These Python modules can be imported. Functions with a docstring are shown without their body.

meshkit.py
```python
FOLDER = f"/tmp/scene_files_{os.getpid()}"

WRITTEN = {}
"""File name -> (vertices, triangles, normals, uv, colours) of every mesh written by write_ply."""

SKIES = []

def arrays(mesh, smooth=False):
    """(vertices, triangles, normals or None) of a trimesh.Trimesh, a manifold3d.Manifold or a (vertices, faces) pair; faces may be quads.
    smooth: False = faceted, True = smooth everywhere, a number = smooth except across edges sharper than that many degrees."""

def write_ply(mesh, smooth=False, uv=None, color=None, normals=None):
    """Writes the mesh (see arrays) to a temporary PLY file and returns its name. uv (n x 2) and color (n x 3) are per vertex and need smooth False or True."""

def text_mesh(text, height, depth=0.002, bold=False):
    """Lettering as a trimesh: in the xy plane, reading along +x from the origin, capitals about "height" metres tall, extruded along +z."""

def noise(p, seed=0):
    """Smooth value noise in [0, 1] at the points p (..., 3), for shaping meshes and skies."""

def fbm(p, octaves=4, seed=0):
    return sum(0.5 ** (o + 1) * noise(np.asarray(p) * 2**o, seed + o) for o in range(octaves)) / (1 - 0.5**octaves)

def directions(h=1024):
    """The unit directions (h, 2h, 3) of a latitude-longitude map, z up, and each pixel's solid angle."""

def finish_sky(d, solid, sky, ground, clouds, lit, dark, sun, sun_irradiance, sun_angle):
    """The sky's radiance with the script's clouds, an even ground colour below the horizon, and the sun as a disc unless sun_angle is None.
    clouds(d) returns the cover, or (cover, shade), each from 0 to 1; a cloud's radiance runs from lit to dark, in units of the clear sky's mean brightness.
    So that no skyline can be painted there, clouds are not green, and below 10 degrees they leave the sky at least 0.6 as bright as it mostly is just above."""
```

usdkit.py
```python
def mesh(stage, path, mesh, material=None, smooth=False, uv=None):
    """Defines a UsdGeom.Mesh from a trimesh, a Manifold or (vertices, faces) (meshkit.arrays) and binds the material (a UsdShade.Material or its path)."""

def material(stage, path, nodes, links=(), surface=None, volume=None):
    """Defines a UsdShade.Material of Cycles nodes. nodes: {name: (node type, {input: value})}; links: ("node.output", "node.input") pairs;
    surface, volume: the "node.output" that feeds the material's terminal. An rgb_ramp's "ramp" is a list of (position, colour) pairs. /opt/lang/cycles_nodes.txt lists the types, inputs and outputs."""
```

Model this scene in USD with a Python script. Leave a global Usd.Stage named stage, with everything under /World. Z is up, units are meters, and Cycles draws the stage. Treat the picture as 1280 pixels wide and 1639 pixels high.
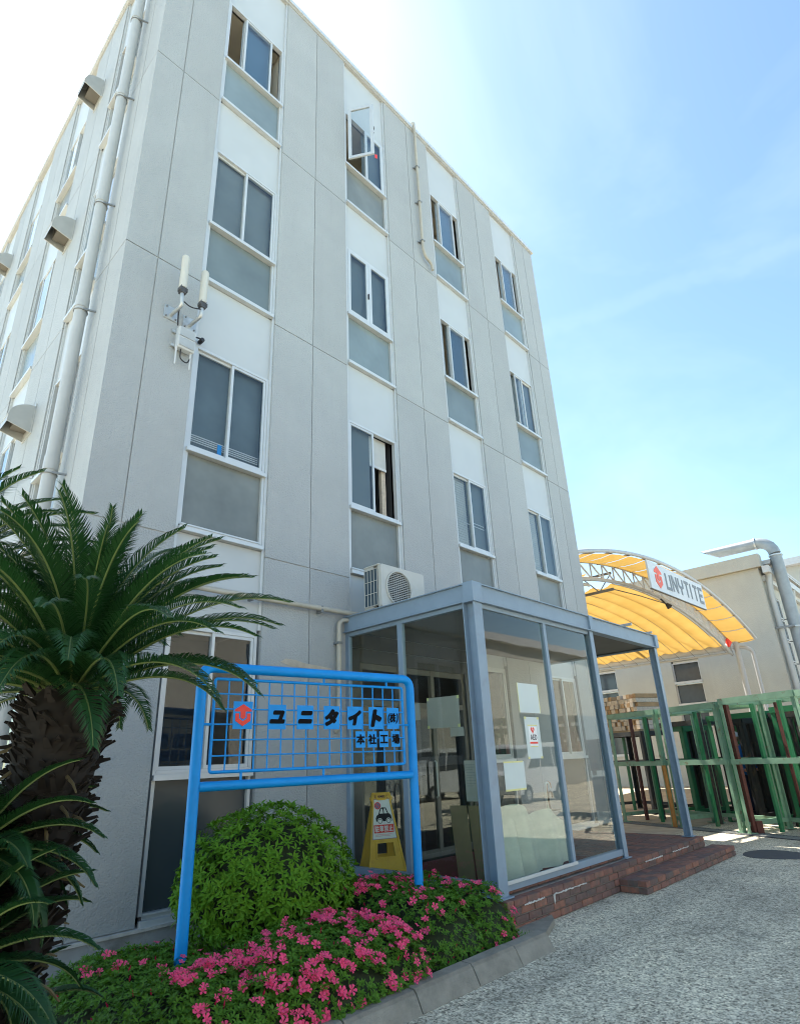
import math, json
import numpy as np, trimesh, shapely
from shapely.geometry import Polygon, LineString, Point, box as sbox
from shapely.ops import unary_union
from shapely import affinity
import usdkit, meshkit
from pxr import Usd, UsdGeom, UsdLux, UsdShade, Gf, Sdf

stage = Usd.Stage.CreateInMemory()
UsdGeom.SetStageUpAxis(stage, UsdGeom.Tokens.z)
UsdGeom.SetStageMetersPerUnit(stage, 1.0)
UsdGeom.Xform.Define(stage, '/World')
UsdGeom.Scope.Define(stage, '/World/Looks')
PI = math.pi
rng = np.random.default_rng(7)

# ---------------------------------------------------------------- camera, sky, sun, exposure
EYE = np.array([-1.706, -5.7456, 1.4696])
YAW, PITCH, ROLL, FPX = 0.8206, 0.3684, -0.0434, 943.53
fw = np.array([math.sin(YAW)*math.cos(PITCH), math.cos(YAW)*math.cos(PITCH), math.sin(PITCH)])
r0 = np.array([math.cos(YAW), -math.sin(YAW), 0.0]); u0 = np.cross(r0, fw)
rt = r0*math.cos(ROLL)+u0*math.sin(ROLL); up = -r0*math.sin(ROLL)+u0*math.cos(ROLL)
cam = UsdGeom.Camera.Define(stage, '/World/camera')
M = Gf.Matrix4d(*[float(v) for row in ((*rt, 0), (*up, 0), (*(-fw), 0), (*EYE, 1)) for v in row])
UsdGeom.Xformable(cam).AddTransformOp().Set(M)
cam.CreateHorizontalApertureAttr(36.0)
cam.CreateVerticalApertureAttr(36.0*1639/1280)
cam.CreateFocalLengthAttr(36.0*FPX/1280)
cam.CreateHorizontalApertureOffsetAttr(36.0*(640-636.8)/1280)
cam.CreateVerticalApertureOffsetAttr(36.0*(856.24-819.5)/1280)
cam.CreateClippingRangeAttr(Gf.Vec2f(0.05, 2000))
cam.CreateExposureAttr(1.65)

SUN_EL, SUN_AZ = math.radians(59.0), math.radians(13.0)      # azimuth = atan2(x, y)
sdir = np.array([math.sin(SUN_AZ)*math.cos(SUN_EL), math.cos(SUN_AZ)*math.cos(SUN_EL), math.sin(SUN_EL)])
sun = UsdLux.DistantLight.Define(stage, '/World/sun')
sun.CreateIntensityAttr(1.25); sun.CreateNormalizeAttr(True); sun.CreateAngleAttr(0.53)
sun.CreateColorAttr(Gf.Vec3f(1.0, 0.95, 0.88))
zb = sdir; xb = np.cross([0, 0, 1], zb); xb /= np.linalg.norm(xb); yb = np.cross(zb, xb)
UsdGeom.Xformable(sun).AddTransformOp().Set(Gf.Matrix4d(*[float(v) for row in ((*xb, 0), (*yb, 0), (*zb, 0), (0, 0, 0, 1)) for v in row]))

def ray(px, py):
    d = (px-636.8)/FPX*rt-(py-856.24)/FPX*up+fw
    return d/np.linalg.norm(d)
c1, c2 = ray(930, 510), ray(1290, 388)
cn = np.cross(c1, c2); cn /= np.linalg.norm(cn)
cmid = ray(1150, 440)
sky_nodes = {
    'sky': ('sky_texture', dict(sky_type='single_scattering', sun_disc=False, sun_elevation=SUN_EL, sun_rotation=SUN_AZ, altitude=20.0, air_density=1.0, aerosol_density=0.65, ozone_density=0.3)),
    'tc': ('texture_coordinate', {}),
    # thin veil of high cloud, stretched
    'mp': ('mapping', dict(scale=(1.0, 1.6, 2.6), rotation=(0.2, 0.1, 0.7))),
    'nz': ('noise_texture', dict(scale=1.7, detail=6.0, roughness=0.55, distortion=0.6)),
    'rp': ('rgb_ramp', dict(ramp=[(0.42, (0, 0, 0)), (0.80, (0.08, 0.08, 0.08))])),
    # one old vapour trail
    'dn': ('vector_math', dict(math_type='dot_product', vector2=tuple(cn))),
    'nz2': ('noise_texture', dict(scale=9.0, detail=4.0, roughness=0.6)),
    'wob': ('math', dict(math_type='multiply_add', value2=0.05, value3=-0.025)),
    'ad': ('math', dict(math_type='add')),
    'ab': ('math', dict(math_type='absolute')),
    'band': ('map_range', dict(range_type='smoothstep', from_min=0.002, from_max=0.016, to_min=1.0, to_max=0.0, clamp=True)),
    'dm': ('vector_math', dict(math_type='dot_product', vector2=tuple(cmid))),
    'near': ('map_range', dict(range_type='smoothstep', from_min=0.93, from_max=0.985, to_min=0.0, to_max=0.018, clamp=True)),
    'trail': ('math', dict(math_type='multiply')),
    'cov': ('math', dict(math_type='add', use_clamp=True)),
    'cloud': ('rgb_ramp', dict(ramp=[(0, (9.0, 9.3, 9.6)), (1, (9.0, 9.3, 9.6))])),
    'tint': ('mix', dict(mix_type='multiply', fac=1.0, color2=(0.86, 0.985, 0.95))),
    'mix': ('mix_color', dict(use_clamp=False)),
    'bg': ('background_shader', dict(strength=0.10)),
}
sky_links = [('tc.generated', 'mp.vector'), ('mp.vector', 'nz.vector'), ('nz.fac', 'rp.fac'),
    ('tc.generated', 'dn.vector1'), ('tc.generated', 'nz2.vector'), ('nz2.fac', 'wob.value1'), ('dn.value', 'ad.value1'), ('wob.value', 'ad.value2'),
    ('ad.value', 'ab.value1'), ('ab.value', 'band.value'), ('tc.generated', 'dm.vector1'), ('dm.value', 'near.value'),
    ('band.result', 'trail.value1'), ('near.result', 'trail.value2'), ('rp.color', 'cov.value1'), ('trail.value', 'cov.value2'),
    ('cov.value', 'mix.fac'), ('sky.color', 'tint.color1'), ('tint.color', 'mix.a'), ('cloud.color', 'mix.b'), ('mix.result', 'bg.color')]
sky_mat = usdkit.material(stage, '/World/Looks/sky', sky_nodes, sky_links, surface='bg.background')
dome = UsdLux.DomeLight.Define(stage, '/World/sky')
UsdShade.MaterialBindingAPI.Apply(dome.GetPrim()).Bind(sky_mat)
dome.GetPrim().SetCustomDataByKey('kind', 'structure')

# ---------------------------------------------------------------- mesh helpers
cat = trimesh.util.concatenate
_BF = np.array([[0,2,1],[0,3,2],[4,5,6],[4,6,7],[0,1,5],[0,5,4],[1,2,6],[1,6,5],[2,3,7],[2,7,6],[3,0,4],[3,4,7]])
def box(x0, x1, y0, y1, z0, z1):
    x0, x1 = min(x0, x1), max(x0, x1); y0, y1 = min(y0, y1), max(y0, y1); z0, z1 = min(z0, z1), max(z0, z1)
    v = np.array([[x0,y0,z0],[x1,y0,z0],[x1,y1,z0],[x0,y1,z0],[x0,y0,z1],[x1,y0,z1],[x1,y1,z1],[x0,y1,z1]], float)
    return trimesh.Trimesh(v, _BF, process=False)
def cbox(x0, x1, y0, y1, z0, z1, c=0.004):
    """box with chamfered edges (hull of 24 points)"""
    x0, x1 = min(x0, x1), max(x0, x1); y0, y1 = min(y0, y1), max(y0, y1); z0, z1 = min(z0, z1), max(z0, z1)
    pts = []
    for a in ((x0, 1), (x1, -1)):
        for b in ((y0, 1), (y1, -1)):
            for d in ((z0, 1), (z1, -1)):
                x, y, z = a[0], b[0], d[0]; sx, sy, sz = a[1]*c, b[1]*c, d[1]*c
                pts += [[x, y+sy, z+sz], [x+sx, y, z+sz], [x+sx, y+sy, z]]
    return trimesh.convex.convex_hull(np.array(pts))
def norm(v):
    v = np.asarray(v, float); return v/max(np.linalg.norm(v), 1e-12)
def tube(pts, r, n=10, caps=True):
    pts = np.asarray(pts, float); m = len(pts)
    rr = np.broadcast_to(np.asarray(r, float), (m,))
    t = np.gradient(pts, axis=0) if m > 2 else np.array([pts[1]-pts[0]]*2)
    t /= np.linalg.norm(t, axis=1, keepdims=True)
    a = np.array([0, 0, 1.0]) if abs(t[0][2]) < 0.9 else np.array([1.0, 0, 0])
    nrm = norm(a-np.dot(a, t[0])*t[0]); V = []
    for i in range(m):
        nrm = norm(nrm-np.dot(nrm, t[i])*t[i]); b = np.cross(t[i], nrm)
        th = np.arange(n)*2*PI/n
        V.append(pts[i]+rr[i]*(np.cos(th)[:, None]*nrm+np.sin(th)[:, None]*b))
    V = np.vstack(V); F = []
    for i in range(m-1):
        for k in range(n):
            p, q = i*n+k, i*n+(k+1) % n
            F += [[p, q, q+n], [p, q+n, p+n]]
    if caps:
        V = np.vstack([V, pts[:1], pts[-1:]]); s, e = len(V)-2, len(V)-1
        for k in range(n):
            F += [[s, (k+1) % n, k], [e, (m-1)*n+k, (m-1)*n+(k+1) % n]]
    return trimesh.Trimesh(V, F, process=False)
def bend(pts, r, k=6):
    """polyline with rounded corners"""
    pts = [np.asarray(p, float) for p in pts]; out = [pts[0]]
    for a, b, c in zip(pts, pts[1:], pts[2:]):
        d1, d2 = norm(a-b), norm(c-b); rr = min(r, 0.45*np.linalg.norm(a-b), 0.45*np.linalg.norm(c-b))
        p, q = b+d1*rr, b+d2*rr
        for s in np.linspace(0, 1, k+1):
            out.append((1-s)**2*p+2*s*(1-s)*b+s*s*q)
    out.append(pts[-1]); return np.array(out)
def beam(p, q, w, h, side=None):
    """rectangular bar from p to q, w across (horizontal), h the other way"""
    p, q = np.asarray(p, float), np.asarray(q, float); t = norm(q-p)
    s = norm(np.cross(t, [0, 0, 1])) if side is None and abs(t[2]) < 0.95 else norm(side if side is not None else [1, 0, 0])
    s = norm(s-np.dot(s, t)*t); b = np.cross(s, t)
    v = [o+a*s*w/2+c*b*h/2 for o in (p, q) for a, c in ((-1, -1), (1, -1), (1, 1), (-1, 1))]
    m = trimesh.Trimesh(np.array(v), _BF, process=False); m.fix_normals(); return m
def poly3(shape, depth, O, X, Y):
    """extrudes a shapely shape; its x, y axes lie along X, Y from O and it grows along X x Y"""
    X, Y = np.asarray(X, float), np.asarray(Y, float); Z = np.cross(X, Y); out = []
    for g in getattr(shape, 'geoms', [shape]):
        if g.area < 1e-9: continue
        m = trimesh.creation.extrude_polygon(g, depth, engine='earcut')
        m.vertices = np.asarray(O)+m.vertices[:, :1]*X+m.vertices[:, 1:2]*Y+m.vertices[:, 2:3]*Z
        out.append(m)
    return cat(out)
def rot(m, ang, axis, at):
    m = m.copy(); m.apply_transform(trimesh.transformations.rotation_matrix(ang, axis, at)); return m
def xf(m, O, X, Y, Z):
    m = m.copy(); m.vertices = np.asarray(O)+m.vertices@np.array([X, Y, Z], float); return m

# ---------------------------------------------------------------- scene helpers
_count = {}
def fresh(parent, name):
    k = (parent, name); n = _count.get(k, 0); _count[k] = n+1
    return f'{parent}/{name}' if n == 0 else f'{parent}/{name}_{n:03d}'
class Thing:
    def __init__(self, name, label=None, category=None, loc=(0, 0, 0), group=None, kind=None, rotz=0):
        self.path = fresh('/World', name); self.loc = np.array(loc, float)
        x = UsdGeom.Xform.Define(stage, self.path)
        x.AddTranslateOp().Set(Gf.Vec3d(*map(float, loc)))
        x.AddRotateZOp().Set(float(rotz))
        tag(self.path, label, category, group, kind)
    def part(self, name, mesh, mat, parent=None, smooth=False, label=None, kind=None):
        if isinstance(mesh, (list, tuple)) and not isinstance(mesh[0], np.ndarray): mesh = cat(mesh)
        p = fresh(parent or self.path, name)
        if hasattr(mesh, 'vertices'):
            mesh = trimesh.Trimesh(np.asarray(mesh.vertices)-self.loc, mesh.faces, process=False)
        else: mesh = (np.asarray(mesh[0])-self.loc, mesh[1])
        usdkit.mesh(stage, p, mesh, MAT[mat], smooth=smooth)
        tag(p, label, None, None, kind)
        return p
def tag(path, label=None, category=None, group=None, kind=None):
    o = stage.GetPrimAtPath(path)
    for k, v in (('label', label), ('category', category), ('group', group), ('kind', kind)):
        if v: o.SetCustomDataByKey(k, v)
def single(name, mesh, mat, label=None, category=None, group=None, kind=None, smooth=False):
    if isinstance(mesh, list): mesh = cat(mesh)
    p = fresh('/World', name); usdkit.mesh(stage, p, mesh, MAT[mat], smooth=smooth)
    tag(p, label, category, group, kind); return p
def copy_of(src, name, label, loc, rotz=0, group=None, category=None):
    p = fresh('/World', name); x = UsdGeom.Xform.Define(stage, p)
    x.GetPrim().GetReferences().AddInternalReference(src.path)
    x.GetPrim().GetAttribute('xformOp:translate').Set(Gf.Vec3d(*map(float, loc)))
    x.GetPrim().GetAttribute('xformOp:rotateZ').Set(float(rotz))
    x.GetPrim().SetInstanceable(True)
    tag(p, label, category, group); return p

# ---------------------------------------------------------------- materials
MAT = {}
def mat(name, nodes, links, surface='p.BSDF'):
    MAT[name] = usdkit.material(stage, '/World/Looks/'+name, nodes, links, surface=surface)
def surf(name, col, rough=0.5, spec=0.5, var=0.12, scale=6.0, bump=0.0, bscale=60.0, metal=0.0, island=0.0, coat=0.0, dirt=None, dscale=2.0, dlo=0.55, dhi=0.75, bdist=0.01):
    """painted / plain surface: base colour with soft unevenness, optional grain, dirt patches"""
    n = {'g': ('geometry', {}), 'nz': ('noise_texture', dict(scale=scale, detail=5.0, roughness=0.6)),
         'rp': ('rgb_ramp', dict(ramp=[(0.25, tuple(c*(1-var) for c in col)), (0.75, tuple(min(1, c*(1+var)) for c in col))])),
         'p': ('principled_bsdf', dict(roughness=rough, specular_ior_level=spec, metallic=metal, coat_weight=coat))}
    l = [('g.position', 'nz.vector'), ('nz.fac', 'rp.fac')]; c = 'rp.color'
    if island:
        n['im'] = ('math', dict(math_type='multiply_add', value2=2*island, value3=1-island))
        n['hs'] = ('hsv', {}); l += [('g.random_per_island', 'im.value1'), ('im.value', 'hs.value'), (c, 'hs.color')]; c = 'hs.color'
    if dirt:
        n['dz'] = ('noise_texture', dict(scale=dscale, detail=8.0, roughness=0.7))
        n['dm'] = ('map_range', dict(from_min=dlo, from_max=dhi, to_min=0.0, to_max=1.0, clamp=True))
        n['dx'] = ('mix_color', dict(b=dirt))
        l += [('g.position', 'dz.vector'), ('dz.fac', 'dm.value'), ('dm.result', 'dx.fac'), (c, 'dx.a')]; c = 'dx.result'
    l.append((c, 'p.base_color'))
    if bump:
        n['bz'] = ('noise_texture', dict(scale=bscale, detail=3.0, roughness=0.6)); n['b'] = ('bump', dict(strength=bump, distance=bdist))
        l += [('g.position', 'bz.vector'), ('bz.fac', 'b.height'), ('b.normal', 'p.normal')]
    mat(name, n, l)
def leafmat(name, cols, rough=0.4, trans=0.35, spec=0.4):
    ramp = [(i/(len(cols)-1), c) for i, c in enumerate(cols)]
    mat(name, {'g': ('geometry', {}), 'rp': ('rgb_ramp', dict(ramp=ramp)), 'p': ('principled_bsdf', dict(roughness=rough, specular_ior_level=spec)),
               'hv': ('hsv', dict(value=1.5, saturation=1.05, hue=0.49)), 't': ('translucent_bsdf', {}), 'm': ('mix_closure', dict(fac=trans))},
        [('g.random_per_island', 'rp.fac'), ('rp.color', 'p.base_color'), ('rp.color', 'hv.color'), ('hv.color', 't.color'), ('p.BSDF', 'm.closure1'), ('t.BSDF', 'm.closure2')], surface='m.closure')
def glass(name, tint, boost=1.0):
    mat(name, {'f': ('fresnel', dict(IOR=1.5)), 'ge': ('geometry', {}), 'inv': ('math', dict(math_type='subtract', value1=boost)), 'bf': ('math', dict(math_type='multiply', value2=boost)), 'k': ('math', dict(math_type='multiply', use_clamp=True)), 't': ('transparent_bsdf', dict(color=tint)), 'gl': ('glossy_bsdf', dict(color=(0.95, 0.97, 0.97), roughness=0.015)), 'wz': ('noise_texture', dict(scale=1.6, detail=1.0)), 'wb': ('bump', dict(strength=0.12, distance=0.02)), 'm': ('mix_closure', {})},
        [('ge.position', 'wz.vector'), ('wz.fac', 'wb.height'), ('wb.normal', 'gl.normal'), ('ge.backfacing', 'bf.value1'), ('bf.value', 'inv.value2'), ('f.fac', 'k.value1'), ('inv.value', 'k.value2'), ('k.value', 'm.fac'), ('t.BSDF', 'm.closure1'), ('gl.BSDF', 'm.closure2')], surface='m.closure')

# sprayed textured wall paint, with faint rain streaks
def wallmat(name, col):
    mat(name, {
    'g': ('geometry', {}), 'nz': ('noise_texture', dict(scale=0.9, detail=7.0, roughness=0.65)),
    'rp': ('rgb_ramp', dict(ramp=[(0.3, tuple(c*0.89 for c in col)), (0.7, col)])),
    'sm': ('mapping', dict(scale=(7.0, 7.0, 0.35))), 'st': ('noise_texture', dict(scale=1.0, detail=6.0, roughness=0.6)),
    'sr': ('map_range', dict(from_min=0.52, from_max=0.8, to_min=0.0, to_max=0.20, clamp=True)),
    'mx': ('mix_color', dict(b=tuple(c*0.72 for c in col))),
    'bz': ('noise_texture', dict(scale=48.0, detail=3.0, roughness=0.65)), 'bv': ('voronoi_texture', dict(scale=62.0, feature='smooth_f1', smoothness=0.6)),
    'ba': ('math', dict(math_type='subtract')),
    'oi': ('object_info', {}), 'om': ('math', dict(math_type='multiply_add', value2=0.10, value3=0.95)), 'oh': ('hsv', {}),
    'b': ('bump', dict(strength=0.85, distance=0.007)), 'p': ('principled_bsdf', dict(roughness=0.75, specular_ior_level=0.3))},
    [('g.position', 'nz.vector'), ('nz.fac', 'rp.fac'), ('g.position', 'sm.vector'), ('sm.vector', 'st.vector'), ('st.fac', 'sr.value'), ('sr.result', 'mx.fac'), ('rp.color', 'mx.a'), ('oi.random', 'om.value1'), ('om.value', 'oh.value'), ('mx.result', 'oh.color'), ('oh.color', 'p.base_color'),
     ('g.position', 'bz.vector'), ('g.position', 'bv.vector'), ('bz.fac', 'ba.value1'), ('bv.distance', 'ba.value2'), ('ba.value', 'b.height'), ('b.normal', 'p.normal')])
wallmat('wall_paint', (0.362, 0.380, 0.379))
wallmat('factory_paint', (0.40, 0.385, 0.335))
surf('plaster', (0.46, 0.41, 0.33), rough=0.9, var=0.2, bump=0.5)
surf('foundation', (0.30, 0.31, 0.31), rough=0.85, var=0.2, scale=3, bump=0.5, bscale=90, dirt=(0.16, 0.16, 0.15))
surf('mortar_edge', (0.50, 0.49, 0.46), rough=0.9, var=0.25, scale=9, bump=0.6, bscale=70)
surf('sealant', (0.36, 0.37, 0.36), rough=0.8, var=0.1)
surf('spandrel', (0.43, 0.455, 0.46), rough=0.45, var=0.04, scale=1.5)
surf('aluminium', (0.52, 0.54, 0.54), rough=0.36, var=0.05, metal=0.25, dirt=(0.42, 0.43, 0.42), dscale=5, dlo=0.6, dhi=0.85)
surf('cap_metal', (0.40, 0.40, 0.38), rough=0.5, var=0.1)
surf('frosted', (0.14, 0.172, 0.175), rough=0.25, var=0.25, scale=0.9, spec=0.7)
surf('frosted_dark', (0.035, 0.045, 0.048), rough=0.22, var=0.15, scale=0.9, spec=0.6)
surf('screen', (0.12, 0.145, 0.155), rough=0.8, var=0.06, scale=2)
surf('screen_b', (0.165, 0.185, 0.19), rough=0.8, var=0.2, scale=1.2)
surf('screen_c', (0.10, 0.125, 0.14), rough=0.8, var=0.25, scale=1.5)
surf('frosted_b', (0.15, 0.165, 0.155), rough=0.3, var=0.35, scale=1.1, spec=0.6)
surf('frosted_c', (0.165, 0.205, 0.21), rough=0.22, var=0.3, scale=0.7, spec=0.8)
surf('dry_frond', (0.20, 0.14, 0.05), rough=0.8, var=0.3)
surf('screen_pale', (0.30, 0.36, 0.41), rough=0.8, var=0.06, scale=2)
surf('blind', (0.45, 0.46, 0.44), rough=0.6, var=0.06)
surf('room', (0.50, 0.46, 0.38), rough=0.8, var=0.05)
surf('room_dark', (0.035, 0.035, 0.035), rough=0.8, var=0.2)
surf('concrete_roof', (0.35, 0.35, 0.34), rough=0.9, var=0.15)
glass('pane', (0.90, 0.93, 0.935), 1.5)
glass('porch_glass', (0.90, 0.935, 0.91), 1.35)
surf('porch_steel', (0.195, 0.265, 0.335), rough=0.42, var=0.07, scale=5, dirt=(0.17, 0.20, 0.24), dscale=4, dlo=0.58, dhi=0.8, bump=0.12, bscale=40)
surf('porch_roof', (0.20, 0.20, 0.19), rough=0.7, var=0.1)
surf('ceiling_board', (0.13, 0.13, 0.12), rough=0.8, var=0.08)
surf('sign_blue', (0.004, 0.25, 0.66), spec=0.25, rough=0.42, var=0.08, scale=8, bump=0.15, bscale=55, dirt=(0.05, 0.12, 0.26), dscale=16, dlo=0.66, dhi=0.73)
surf('letter_black', (0.006, 0.006, 0.007), rough=0.8, spec=0.1)
surf('red_mark', (0.72, 0.035, 0.02), rough=0.45, var=0.05)
surf('beige_pipe', (0.40, 0.375, 0.31), rough=0.55, var=0.1, dirt=(0.30, 0.27, 0.22), dscale=4)
surf('white_pipe', (0.40, 0.415, 0.41), rough=0.45, var=0.05)
surf('strap', (0.22, 0.23, 0.23), rough=0.5, metal=0.5)
surf('hood_metal', (0.40, 0.41, 0.395), rough=0.5, var=0.08, metal=0.2)
surf('hood_dark', (0.14, 0.13, 0.11), rough=0.7)
surf('ac_plastic', (0.46, 0.46, 0.42), rough=0.45, var=0.04, dirt=(0.45, 0.44, 0.38), dscale=4)
surf('ac_grille', (0.40, 0.41, 0.38), rough=0.5)
surf('dark_void', (0.02, 0.022, 0.024), rough=0.7)
surf('dark_fin', (0.05, 0.08, 0.10), rough=0.45, metal=0.3)
surf('antenna', (0.50, 0.49, 0.43), rough=0.45, var=0.05)
surf('galvanised', (0.48, 0.50, 0.50), rough=0.4, metal=0.6, var=0.15, scale=14)
surf('radio_box', (0.50, 0.53, 0.54), rough=0.45, var=0.05)
surf('black_rubber', (0.018, 0.018, 0.02), rough=0.6)
surf('concrete', (0.245, 0.228, 0.185), rough=0.9, var=0.25, scale=7, bump=0.7, bscale=110, dirt=(0.15, 0.14, 0.11), dscale=3, dlo=0.5, dhi=0.72)
for i, c in enumerate([(0.20, 0.088, 0.064), (0.16, 0.082, 0.066), (0.24, 0.105, 0.07), (0.135, 0.08, 0.068)]):
    surf(f'brick_{"abcd"[i]}', c, rough=0.75, var=0.3, scale=16, bump=0.45, bscale=120, dirt=(0.09, 0.085, 0.075), dscale=7, dlo=0.5, dhi=0.72)
surf('mortar', (0.22, 0.20, 0.18), rough=0.95, var=0.25, bump=0.4)
surf('red_mat', (0.13, 0.018, 0.018), rough=0.95, var=0.2, scale=40)
surf('paper', (0.55, 0.61, 0.585), rough=0.7, var=0.03)
surf('paper_dim', (0.34, 0.325, 0.295), rough=0.8, var=0.05)
surf('tape', (0.62, 0.60, 0.25), rough=0.5)
surf('cardboard', (0.28, 0.21, 0.12), rough=0.85, var=0.1)
surf('yellow_plastic', (0.72, 0.42, 0.02), rough=0.4, var=0.06, dirt=(0.50, 0.28, 0.02), dscale=6)
surf('brown_mark', (0.22, 0.09, 0.02), rough=0.6)
surf('white_print', (0.72, 0.73, 0.72), rough=0.5, var=0.02)
surf('purple_print', (0.20, 0.12, 0.22), rough=0.5)
surf('canvas_white', (0.55, 0.60, 0.52), rough=0.8, var=0.1, bump=0.3, bscale=8)
surf('umbrella_white', (0.65, 0.65, 0.62), rough=0.5); surf('umbrella_brown', (0.35, 0.20, 0.09), rough=0.5); surf('umbrella_dark', (0.03, 0.035, 0.05), rough=0.8)
surf('rack_pale', (0.19, 0.32, 0.21), rough=0.55, var=0.15, scale=6, dirt=(0.17, 0.09, 0.04), dscale=7, dlo=0.58, dhi=0.72)
surf('rack_green', (0.015, 0.15, 0.058), rough=0.5, var=0.15, scale=6, dirt=(0.10, 0.07, 0.04), dscale=6, dlo=0.58, dhi=0.75)
surf('rack_black', (0.025, 0.025, 0.025), rough=0.6, var=0.2, dirt=(0.10, 0.06, 0.03), dscale=6)
surf('rack_maroon', (0.10, 0.028, 0.02), rough=0.7, var=0.2)
surf('rust', (0.38, 0.17, 0.04), rough=0.8, var=0.3)
surf('rust_brown', (0.16, 0.055, 0.025), rough=0.8, var=0.25)
surf('carton_pale', (0.58, 0.50, 0.40), rough=0.8, var=0.2, scale=20, island=0.15); surf('carton_brown', (0.34, 0.22, 0.11), rough=0.8, var=0.2)
surf('truss_white', (0.36, 0.37, 0.38), rough=0.45, var=0.05); surf('truss_dark', (0.13, 0.12, 0.10), rough=0.5)
surf('board_white', (0.52, 0.54, 0.55), rough=0.5, var=0.03)
surf('letter_grey', (0.16, 0.17, 0.18), rough=0.5); surf('letter_red', (0.70, 0.10, 0.05), rough=0.5)
surf('duct_metal', (0.27, 0.30, 0.315), rough=0.55, metal=0.25, var=0.15, scale=3)
surf('factory_trim', (0.42, 0.42, 0.41), rough=0.5)
surf('factory_window', (0.05, 0.06, 0.065), rough=0.15, spec=0.6)
surf('skin', (0.50, 0.30, 0.22), rough=0.6); surf('blue_cloth', (0.02, 0.16, 0.50), rough=0.85); surf('navy_cloth', (0.01, 0.018, 0.06), rough=0.9); surf('helmet_white', (0.7, 0.7, 0.7), rough=0.35)
surf('trunk_brown', (0.017, 0.012, 0.008), rough=0.95, var=0.4, scale=25, island=0.35)
surf('dry_stalk', (0.16, 0.13, 0.065), rough=0.9, var=0.3, island=0.3)
surf('twig', (0.022, 0.035, 0.012), rough=0.95, var=0.4, scale=20)
surf('stem_green', (0.12, 0.17, 0.05), rough=0.5)
surf('dark_tile', (0.045, 0.045, 0.042), rough=0.35, var=0.2)
leafmat('cycad_leaf', [(0.016, 0.065, 0.018), (0.05, 0.165, 0.02), (0.15, 0.34, 0.03)], rough=0.42, trans=0.18, spec=0.35)
leafmat('bush_leaf', [(0.10, 0.25, 0.015), (0.24, 0.47, 0.02), (0.42, 0.63, 0.03), (0.64, 0.80, 0.06)], rough=0.55, spec=0.2, trans=0.15)
leafmat('azalea_leaf', [(0.08, 0.20, 0.018), (0.22, 0.42, 0.024), (0.36, 0.56, 0.03), (0.58, 0.72, 0.06)], rough=0.55, spec=0.2, trans=0.12)
leafmat('azalea_petal', [(0.88, 0.10, 0.24), (0.93, 0.17, 0.33), (0.95, 0.32, 0.46)], rough=0.6, trans=0.15, spec=0.2)
leafmat('azalea_deep', [(0.55, 0.02, 0.09), (0.62, 0.03, 0.12)], rough=0.6, trans=0.3, spec=0.2)
surf('soil', (0.23, 0.17, 0.11), rough=0.95, var=0.35, scale=14, bump=0.9, bscale=70, dirt=(0.33, 0.29, 0.22), dscale=60, dlo=0.55, dhi=0.65)
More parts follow.
